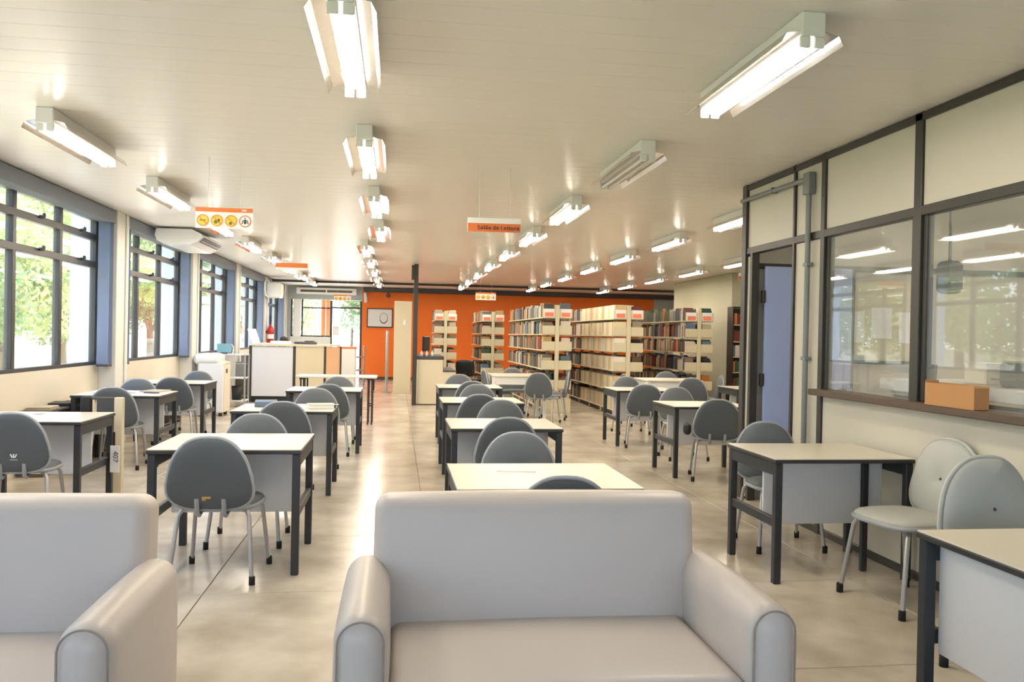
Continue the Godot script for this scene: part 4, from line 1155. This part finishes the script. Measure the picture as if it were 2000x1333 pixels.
func build_signs_and_fittings() -> void:
	pictogram_sign(Vector3(-1.434, 2.46, -7.1), 0.46, "hanging sign with orange band and four prohibition circles, over the window-side desks", -2)
	pictogram_sign(Vector3(2.05, 2.46, -19.4), 0.48, "hanging sign with four prohibition circles before the orange wall", 0)
	pictogram_sign(Vector3(-1.5, 2.48, -23.0), 0.45, "hanging sign with four prohibition circles before the glazed entrance", 0)
	var t := thing("room_sign", "hanging white and orange sign reading Salao de Leitura", "sign", Vector3(0.8, 2.45, -7.0), -3)
	t.set_meta("label", "hanging white and orange reading-room name sign over the middle desks")
	part(t, "board", bx(Vector3(0.455, 0.12, 0.006), 0.001), M.white, Vector3(0, -0.06, 0))
	part(t, "band", bx(Vector3(0.45, 0.072, 0.004), 0), M.sign_orange, Vector3(0, -0.082, 0.004))
	var tx := TextMesh.new()
	tx.text = "Salão de Leitura"
	tx.font = SystemFont.new()
	tx.font.font_names = PackedStringArray(["Droid Sans"])
	tx.font.font_weight = 700
	tx.font_size = 32
	tx.pixel_size = 0.00145
	tx.depth = 0.002
	part(t, "lettering", tx, M.brown_text, Vector3(0.035, -0.084, 0.008))
	for s in [-1, 1]: part(t, "hanging_wire", bx(Vector3(0.003, CEIL - 2.44, 0.003), 0), M.modesty, Vector3(s * 0.13, (CEIL - 2.44) / 2, 0))
	var u := thing("area_sign", "hanging orange and white area sign near the reception counter", "sign", Vector3(-1.56, 2.46, -12.5))
	part(u, "board", bx(Vector3(0.46, 0.1, 0.006), 0.001), M.white, Vector3(0, -0.05, 0))
	part(u, "band", bx(Vector3(0.46, 0.065, 0.004), 0), M.sign_orange, Vector3(0, -0.035, 0.004))
	for s in [-1, 1]: part(u, "hanging_wire", bx(Vector3(0.003, CEIL - 2.46, 0.003), 0), M.modesty, Vector3(s * 0.13, (CEIL - 2.46) / 2, 0))
	var us := thing("corner_sign", "small white and orange hanging sign past the office corner", "sign", Vector3(5.42, 2.52, -12.45))
	part(us, "board", bx(Vector3(0.2, 0.12, 0.006), 0.001), M.white, Vector3(0, -0.06, 0))
	part(us, "band", bx(Vector3(0.19, 0.06, 0.004), 0), M.sign_orange, Vector3(0, -0.085, 0.004))
	part(us, "hanging_wire", bx(Vector3(0.003, CEIL - 2.52, 0.003), 0), M.modesty, Vector3(0, (CEIL - 2.52) / 2, 0))
	# ceiling air conditioner by the windows: section in x-y, long along z
	var ac := thing("ceiling_air_conditioner", "large white ceiling air conditioner with dark louvre, beside the windows", "air conditioner", Vector3(-3.36, CEIL, -12.05))
	var prof := PackedVector2Array([Vector2(0.02, -0.03), Vector2(0.5, -0.03), Vector2(0.62, -0.09), Vector2(0.64, -0.13), Vector2(0.56, -0.2), Vector2(0.46, -0.245), Vector2(0.12, -0.245), Vector2(0.03, -0.2), Vector2(0.0, -0.12)])
	part(ac, "body", mb().extrude(prof, -1.35, 0.0).done(), M.white_gloss)
	part(ac, "louvre", bx(Vector3(0.09, 0.012, 1.15), 0.002), M.shelf_dark, Vector3(0.605, -0.165, -0.68), Vector3(0, 0, 41))
	for k in 2: part(ac, "vane", bx(Vector3(0.05, 0.006, 1.13), 0.001), M.chair_rim, Vector3(0.6 + 0.02 * k, -0.18 + 0.022 * k, -0.68), Vector3(0, 0, 20))
	for z in [-0.2, -1.15]: part(ac, "hanger", bx(Vector3(0.3, 0.04, 0.04), 0.003), M.white, Vector3(0.3, -0.015, z))
	var ab := thing("wall_air_conditioner", "wide white air conditioner over the glazed entrance", "air conditioner", Vector3(-2.18, 2.61, -26.19))
	part(ab, "body", mb().extrude(PackedVector2Array([Vector2(0, 0), Vector2(0.2, 0.02), Vector2(0.24, 0.1), Vector2(0.2, 0.2), Vector2(0, 0.21)]), -0.9, 0.9, Vector3.ZERO, Basis(Vector3(0, 0, 1), Vector3(0, 1, 0), Vector3(-1, 0, 0))).done(), M.white_gloss)
	for s in [-1, 1]: part(ab, "grille", bx(Vector3(0.76, 0.07, 0.012), 0.002), M.shelf_dark, Vector3(s * 0.4, 0.1, 0.238))
	var aw := thing("box_air_conditioner", "small boxy air conditioner with a looped white hose on the window wall", "air conditioner", Vector3(-3.2, 2.32, -22.3))
	part(aw, "body", bx(Vector3(0.36, 0.4, 0.6), 0.03), M.white_gloss, Vector3(0, 0.2, 0))
	part(aw, "grille", bx(Vector3(0.02, 0.26, 0.5), 0.004), M.cream, Vector3(0.18, 0.22, 0))
	part(aw, "hose", mb().tube([Vector3(-0.1, 0.4, 0.3), Vector3(-0.14, 0.46, 0.42), Vector3(-0.16, 0.4, 0.52), Vector3(-0.16, 0.2, 0.54), Vector3(-0.15, 0.05, 0.45), Vector3(-0.1, 0.02, 0.3)], 0.02, 10).done(), M.white)
	# fire extinguisher on the pilaster
	var fe := thing("fire_extinguisher", "red fire extinguisher with white label hung on the window wall", "extinguisher", Vector3(-3.28, 1.13, -22.25))
	part(fe, "cylinder", mb().lathe([Vector2(0, 0), Vector2(0.085, 0.01), Vector2(0.085, 0.36), Vector2(0.06, 0.43), Vector2(0.025, 0.46), Vector2(0.025, 0.5), Vector2(0, 0.5)], 20).done(), M.red)
	part(fe, "label_sticker", mb().lathe([Vector2(0.0865, 0.12), Vector2(0.0865, 0.24)], 20).done(), M.paper)
	part(fe, "valve", bx(Vector3(0.04, 0.06, 0.1), 0.008), M.black, Vector3(0, 0.53, 0.02))
	part(fe, "hose", mb().tube([Vector3(0, 0.53, 0.06), Vector3(0, 0.6, 0.14), Vector3(0.0, 0.74, 0.1), Vector3(0, 0.72, -0.04), Vector3(0.0, 0.5, -0.1), Vector3(0, 0.2, -0.1)], 0.012, 8).done(), M.black)
	part(fe, "wall_bracket", bx(Vector3(0.06, 0.05, 0.05), 0.004), M.dark_grey, Vector3(-0.09, 0.3, 0))
	# picture on the orange wall
	var pc := thing("framed_picture", "framed pale picture of a dark ring, hung on the orange wall", "picture", Vector3(-0.55, 1.63, -26.17))
	for s in [-1, 1]:
		part(pc, "frame_side", bx(Vector3(0.03, 0.6, 0.03), 0.004), M.frame, Vector3(s * 0.385, 0.3, 0))
		part(pc, "frame_side", bx(Vector3(0.8, 0.03, 0.03), 0.004), M.frame, Vector3(0, 0.3 + s * 0.285, 0))
	var pr := part(pc, "print", bx(Vector3(0.76, 0.56, 0.008), 0), M.modesty, Vector3(0, 0.3, 0))
	var ring := []
	for k in 24: ring.append(Vector3(cos(TAU * k / 24) * 0.12, sin(TAU * k / 24) * 0.16, 0))
	var rad := []
	for k in 24: rad.append(0.006 + 0.012 * max(0.0, -sin(TAU * k / 24)))
	part(pr, "printed_ring", mb().tube(ring, rad, 6, true).done(), M.dark_grey, Vector3(0.12, 0.0, 0.004))
	# emergency light and camera over the orange wall
	var el := thing("emergency_light", "small white emergency light tilted on the orange wall's edge", "wall light", Vector3(-1.0, 2.4, -26.15))
	part(el, "body", bx(Vector3(0.1, 0.32, 0.06), 0.02), M.white, Vector3(0, 0.16, 0), Vector3(0, 0, 6))
	part(el, "lens_cover", bx(Vector3(0.07, 0.24, 0.012), 0.005), M.modesty, Vector3(0, 0.16, 0.032), Vector3(0, 0, 6))
	var cm := thing("security_camera", "small dark dome camera under the ceiling before the orange wall", "camera", Vector3(-0.3, 2.62, -25.9))
	part(cm, "arm", mb().tube([Vector3(0, 0.12, -0.14), Vector3(0, 0.1, -0.05), Vector3(0, 0.06, 0)], 0.015, 8).done(), M.black)
	part(cm, "dome", mb().lathe([Vector2(0, -0.06), Vector2(0.05, -0.045), Vector2(0.065, 0), Vector2(0.065, 0.05), Vector2(0, 0.06)], 16).done(), M.dark_grey)
	# conduit on the partition
	var cd := thing("wall_conduit", "grey conduit with junction box running up and along the office partition", "conduit", Vector3(PART_X - 0.055, 0, -6.05))
	part(cd, "riser", rod(0.021, 2.6), M.conduit, Vector3(0, 0.03, 0))
	part(cd, "junction_box", bx(Vector3(0.06, 0.17, 0.1), 0.006), M.conduit, Vector3(0, 2.68, 0))
	part(cd, "branch", mb().tube([Vector3(0, 2.72, 0), Vector3(0, 2.74, -1.26)], 0.02, 12).done(), M.conduit)
	for y in [0.55, 1.32, 2.05]: part(cd, "clip", bx(Vector3(0.055, 0.028, 0.07), 0.004), M.conduit, Vector3(0.005, y, 0))
	part(cd, "clip", bx(Vector3(0.055, 0.05, 0.03), 0.004), M.conduit, Vector3(0.005, 2.732, -0.62))
	# brown box on the sill
	var kb := thing("kraft_box", "open brown cardboard tray box on the partition sill", "box", Vector3(PART_X - 0.085, 1.098, -4.26))
	part(kb, "long_side", bx(Vector3(0.004, 0.13, 0.42), 0.001), M.kraft, Vector3(-0.04, 0.065, 0))
	part(kb, "long_side", bx(Vector3(0.004, 0.13, 0.42), 0.001), M.kraft, Vector3(0.045, 0.065, 0))
	for z in [-0.208, 0.208]: part(kb, "short_side", bx(Vector3(0.085, 0.145 if z < 0 else 0.12, 0.004), 0.001), M.kraft, Vector3(0.002, 0.07 if z < 0 else 0.06, z))
	part(kb, "box_floor", bx(Vector3(0.085, 0.004, 0.42), 0.001), M.kraft, Vector3(0.002, 0.002, 0))

# ---------- inside the glazed office ----------
func build_office() -> void:
	var d := thing("office_counter", "white office counter behind the partition glass", "counter", Vector3(4.25, 0, -5.2))
	part(d, "counter_top", bx(Vector3(0.9, 0.09, 1.8), 0.006), M.white, Vector3(0, 1.13, 0))
	for z in [-0.85, 0.85]: part(d, "end_panel", bx(Vector3(0.8, 1.08, 0.04), 0.004), M.panel, Vector3(0.03, 0.54, z))
	part(d, "front_panel", bx(Vector3(0.03, 0.8, 1.66), 0.003), M.shelf_dark, Vector3(0.2, 0.6, 0))
	var pn := thing("desk_printer", "black and cream desktop printer on the office counter", "printer", Vector3(4.2, 1.176, -4.9), -90)
	part(pn, "body", bx(Vector3(0.4, 0.16, 0.32), 0.02), M.black, Vector3(0, 0.08, 0))
	part(pn, "lid", bx(Vector3(0.38, 0.04, 0.3), 0.015), M.cream, Vector3(0, 0.18, 0))
	part(pn, "paper_tray", bx(Vector3(0.26, 0.012, 0.14), 0.003), M.dark_grey, Vector3(0, 0.05, 0.2))
	part(pn, "paper_feed", bx(Vector3(0.28, 0.16, 0.01), 0.003), M.black, Vector3(0, 0.25, -0.12), Vector3(-20, 0, 0))
	single("card_box", "small cream box on the office counter beside the printer", "box", mb().box(Vector3(0, 0.07, 0), Vector3(0.16, 0.14, 0.22), 0.008).box(Vector3(0, 0.146, 0), Vector3(0.165, 0.014, 0.225), 0.004).done(), M.cream, Vector3(4.1, 1.176, -5.3))
	single("pen_cup", "dark pen cup on the office counter", "cup", mb().lathe([Vector2(0, 0), Vector2(0.04, 0), Vector2(0.045, 0.12), Vector2(0.038, 0.12), Vector2(0.034, 0.01), Vector2(0, 0.01)], 18).done(), M.dark_grey, Vector3(4.0, 1.176, -5.75))
	# low desk just inside, with coloured leaflets
	var e := thing("office_desk", "dark office desk just inside the partition sill", "desk", Vector3(3.62, 0, -3.2))
	part(e, "desk_top", bx(Vector3(0.6, 0.03, 1.9), 0.004), M.sill_brown, Vector3(0, 1.0, 0))
	for z in [-0.9, 0.9]: part(e, "side_panel", bx(Vector3(0.56, 0.98, 0.03), 0.003), M.sill_brown, Vector3(0, 0.49, z))
	var lf := thing("leaflet_holder", "clear holder with coloured leaflets behind the partition glass", "holder", Vector3(3.62, 1.016, -3.85), -70)
	part(lf, "tray", bx(Vector3(0.36, 0.02, 0.2), 0.005), M.black, Vector3(0, 0.01, 0))
	for k in 3: part(lf, "leaflet", bx(Vector3(0.12, 0.2, 0.004), 0.001), [M.teal, M.book_10, M.book_12][k], Vector3(-0.12 + 0.12 * k, 0.12, 0.01 * k), Vector3(-15, 0, 0))
	var wb := thing("notice_board", "pale notice board with white sheets on the office end wall", "board", Vector3(4.5, 1.3, -7.22))
	part(wb, "panel", bx(Vector3(0.95, 0.75, 0.02), 0.003), M.shelf_metal, Vector3(0, 0.36, 0))
	for k in 3: part(wb, "sheet", bx(Vector3(0.21, 0.29, 0.003), 0), M.paper, Vector3(-0.28 + 0.28 * k, 0.3 + 0.04 * (k % 2), 0.012))
	part(wb, "ledge", bx(Vector3(0.95, 0.03, 0.06), 0.004), M.frame, Vector3(0, -0.03, 0.03))
	var sp := thing("wall_speaker", "black wall loudspeaker inside the glazed office", "speaker", Vector3(4.3, 1.98, -5.98))
	part(sp, "cabinet", mb().rbox(Vector3.ZERO, Vector3(0.16, 0.26, 0.16), 0.05).done(), M.black)
	part(sp, "grille", bx(Vector3(0.11, 0.2, 0.01), 0.004), M.dark_grey, Vector3(0, 0, 0.08))
	part(sp, "hanger", rod(0.012, CEIL - 2.1), M.black, Vector3(0, 0.12, 0))

# ---------- the person behind the counter ----------
func capsule(p: Vector3, a: Vector3, b: Vector3, ra: float, rb: float) -> float:
	var ab := b - a
	var t: float = clamp((p - a).dot(ab) / max(ab.length_squared(), 1e-9), 0.0, 1.0)
	return p.distance_to(a + ab * t) - lerp(ra, rb, t)
func nets(bones: Array, lo: Vector3, hi: Vector3, cell: float, k: float, m: MB) -> void:
	var n := Vector3i(((hi - lo) / cell).ceil()) + Vector3i.ONE
	var val := PackedFloat32Array()
	val.resize(n.x * n.y * n.z)
	for z in n.z:
		for y in n.y:
			for x in n.x:
				var p := lo + Vector3(x, y, z) * cell
				var d := 9.0
				for b in bones:
					var e := capsule(p, b[0], b[1], b[2], b[3])
					var h: float = clamp(0.5 + 0.5 * (d - e) / k, 0.0, 1.0)
					d = lerp(d, e, h) - k * h * (1.0 - h)
				val[(z * n.y + y) * n.x + x] = d
	var at := {}
	var idx := func(x, y, z): return (z * n.y + y) * n.x + x
	for z in n.z - 1:
		for y in n.y - 1:
			for x in n.x - 1:
				var s := Vector3.ZERO
				var c := 0
				for e in [[0, 0, 0, 0], [0, 1, 0, 0], [0, 0, 1, 0], [0, 1, 1, 0], [0, 0, 0, 1], [0, 1, 0, 1], [0, 0, 1, 1], [0, 1, 1, 1]]:
					if val[idx.call(x + e[1], y + e[2], z + e[3])] < 0: c += 1
				if c == 0 or c == 8: continue
				var q := 0
				for axis in 3:
					for i in 2:
						for j in 2:
							var o := Vector3i.ZERO
							o[(axis + 1) % 3] = i
							o[(axis + 2) % 3] = j
							var o2 := o
							o2[axis] = 1
							var va: float = val[idx.call(x + o.x, y + o.y, z + o.z)]
							var vb: float = val[idx.call(x + o2.x, y + o2.y, z + o2.z)]
							if (va < 0) != (vb < 0):
								s += Vector3(o).lerp(Vector3(o2), va / (va - vb))
								q += 1
				at[Vector3i(x, y, z)] = lo + (Vector3(x, y, z) + s / q) * cell
	m.smooth(7)
	for c in at:
		for axis in 3:
			var o: Vector3i = Vector3i.ZERO
			o[axis] = 1
			var p0: Vector3i = c
			var va: float = val[idx.call(p0.x, p0.y, p0.z)]
			var vb: float = val[idx.call(p0.x + o.x, p0.y + o.y, p0.z + o.z)]
			if (va < 0) == (vb < 0): continue
			var u := Vector3i.ZERO; u[(axis + 1) % 3] = 1
			var w := Vector3i.ZERO; w[(axis + 2) % 3] = 1
			if not (at.has(p0 - u) and at.has(p0 - w) and at.has(p0 - u - w)): continue
			if va < 0: m.quad(at[p0 - u - w], at[p0 - w], at[p0], at[p0 - u])
			else: m.quad(at[p0 - u - w], at[p0 - u], at[p0], at[p0 - w])
	m.flat()
func build_person() -> void:
	var t := thing("person", "dark-haired person in a grey-blue shirt seated behind the reception counter", "person", Vector3(-2.42, 0, -18.35), 150)
	# seated, facing -z of its own axes; hips on the seat at 0.48
	var hip := Vector3(0, 0.57, 0.05)
	var chest := Vector3(0, 0.93, 0.02)
	var body := [[hip, chest, 0.13, 0.14], [chest, Vector3(0, 1.04, 0.02), 0.13, 0.07], [Vector3(0, 1.02, 0.02), Vector3(0, 1.13, -0.01), 0.05, 0.048]]
	var cloth := body.duplicate()
	cloth.pop_back()
	for s in [-1.0, 1.0]:
		cloth.append([Vector3(s * 0.08, 0.99, 0.02), Vector3(s * 0.17, 0.97, 0.02), 0.06, 0.058])
		cloth.append([Vector3(s * 0.18, 0.96, 0.02), Vector3(s * 0.22, 0.72, 0.0), 0.052, 0.043])
		cloth.append([Vector3(s * 0.22, 0.72, 0.0), Vector3(s * 0.16, 0.76, -0.22), 0.042, 0.034])
		cloth.append([Vector3(s * 0.09, 0.55, 0.02), Vector3(s * 0.11, 0.55, -0.4), 0.085, 0.065])
		cloth.append([Vector3(s * 0.11, 0.55, -0.4), Vector3(s * 0.11, 0.1, -0.42), 0.06, 0.045])
		cloth.append([Vector3(s * 0.11, 0.05, -0.4), Vector3(s * 0.11, 0.04, -0.55), 0.045, 0.035])
	var m := mb()
	nets(cloth, Vector3(-0.32, -0.02, -0.62), Vector3(0.32, 1.12, 0.24), 0.024, 0.03, m)
	part(t, "body", m.done(), M.shirt)
	# head and neck with nose, ears and jaw; hands with five fingers
	var skin := mb()
	var head := [[Vector3(0, 1.0, 0.015), Vector3(0, 1.14, 0.0), 0.05, 0.047], [Vector3(0, 1.235, 0.01), Vector3(0, 1.22, -0.02), 0.08, 0.078], [Vector3(0, 1.16, -0.05), Vector3(0, 1.14, -0.065), 0.05, 0.034], [Vector3(0, 1.205, -0.1), Vector3(0, 1.175, -0.112), 0.008, 0.013]]
	for s in [-1.0, 1.0]: head.append([Vector3(s * 0.078, 1.2, 0.005), Vector3(s * 0.084, 1.175, 0.0), 0.016, 0.01])
	nets(head, Vector3(-0.12, 0.95, -0.14), Vector3(0.12, 1.34, 0.12), 0.009, 0.018, skin)
	for s in [-1.0, 1.0]:
		var w := Vector3(s * 0.155, 0.76, -0.24)
		var hand := [[w + Vector3(0, 0, 0.03), w + Vector3(0, -0.004, -0.05), 0.026, 0.03]]
		for k in 4:
			var a := w + Vector3((k - 1.5) * 0.019, -0.004, -0.06)
			var b := a + Vector3((k - 1.5) * 0.003, -0.004, -0.04 - 0.006 * (1.5 - abs(k - 1.4)))
			hand.append([a, b, 0.0092, 0.0085])
			hand.append([b, b + Vector3(0, -0.014, -0.026), 0.0085, 0.0072])
		hand.append([w + Vector3(-s * 0.022, 0, -0.02), w + Vector3(-s * 0.046, -0.008, -0.05), 0.011, 0.009])
		nets(hand, w + Vector3(-0.07, -0.05, -0.15), w + Vector3(0.07, 0.045, 0.06), 0.0055, 0.008, skin)
	part(t, "skin", skin.done(), M.skin)
	var hair := mb()
	nets([[Vector3(0, 1.255, 0.022), Vector3(0, 1.27, -0.015), 0.084, 0.078], [Vector3(0, 1.22, 0.05), Vector3(0, 1.17, 0.055), 0.062, 0.045]], Vector3(-0.13, 1.09, -0.13), Vector3(0.13, 1.38, 0.16), 0.012, 0.03, hair)
	part(t, "hair", hair.done(), M.hair)
	for s in [-1.0, 1.0]: part(t, "eye", mb().lathe([Vector2(0, -0.009), Vector2(0.009, 0), Vector2(0, 0.009)], 10).done(), M.white, Vector3(s * 0.032, 1.205, -0.088))
	part(t, "mouth", bx(Vector3(0.045, 0.008, 0.01), 0.003), M.sign_red, Vector3(0, 1.148, -0.104))
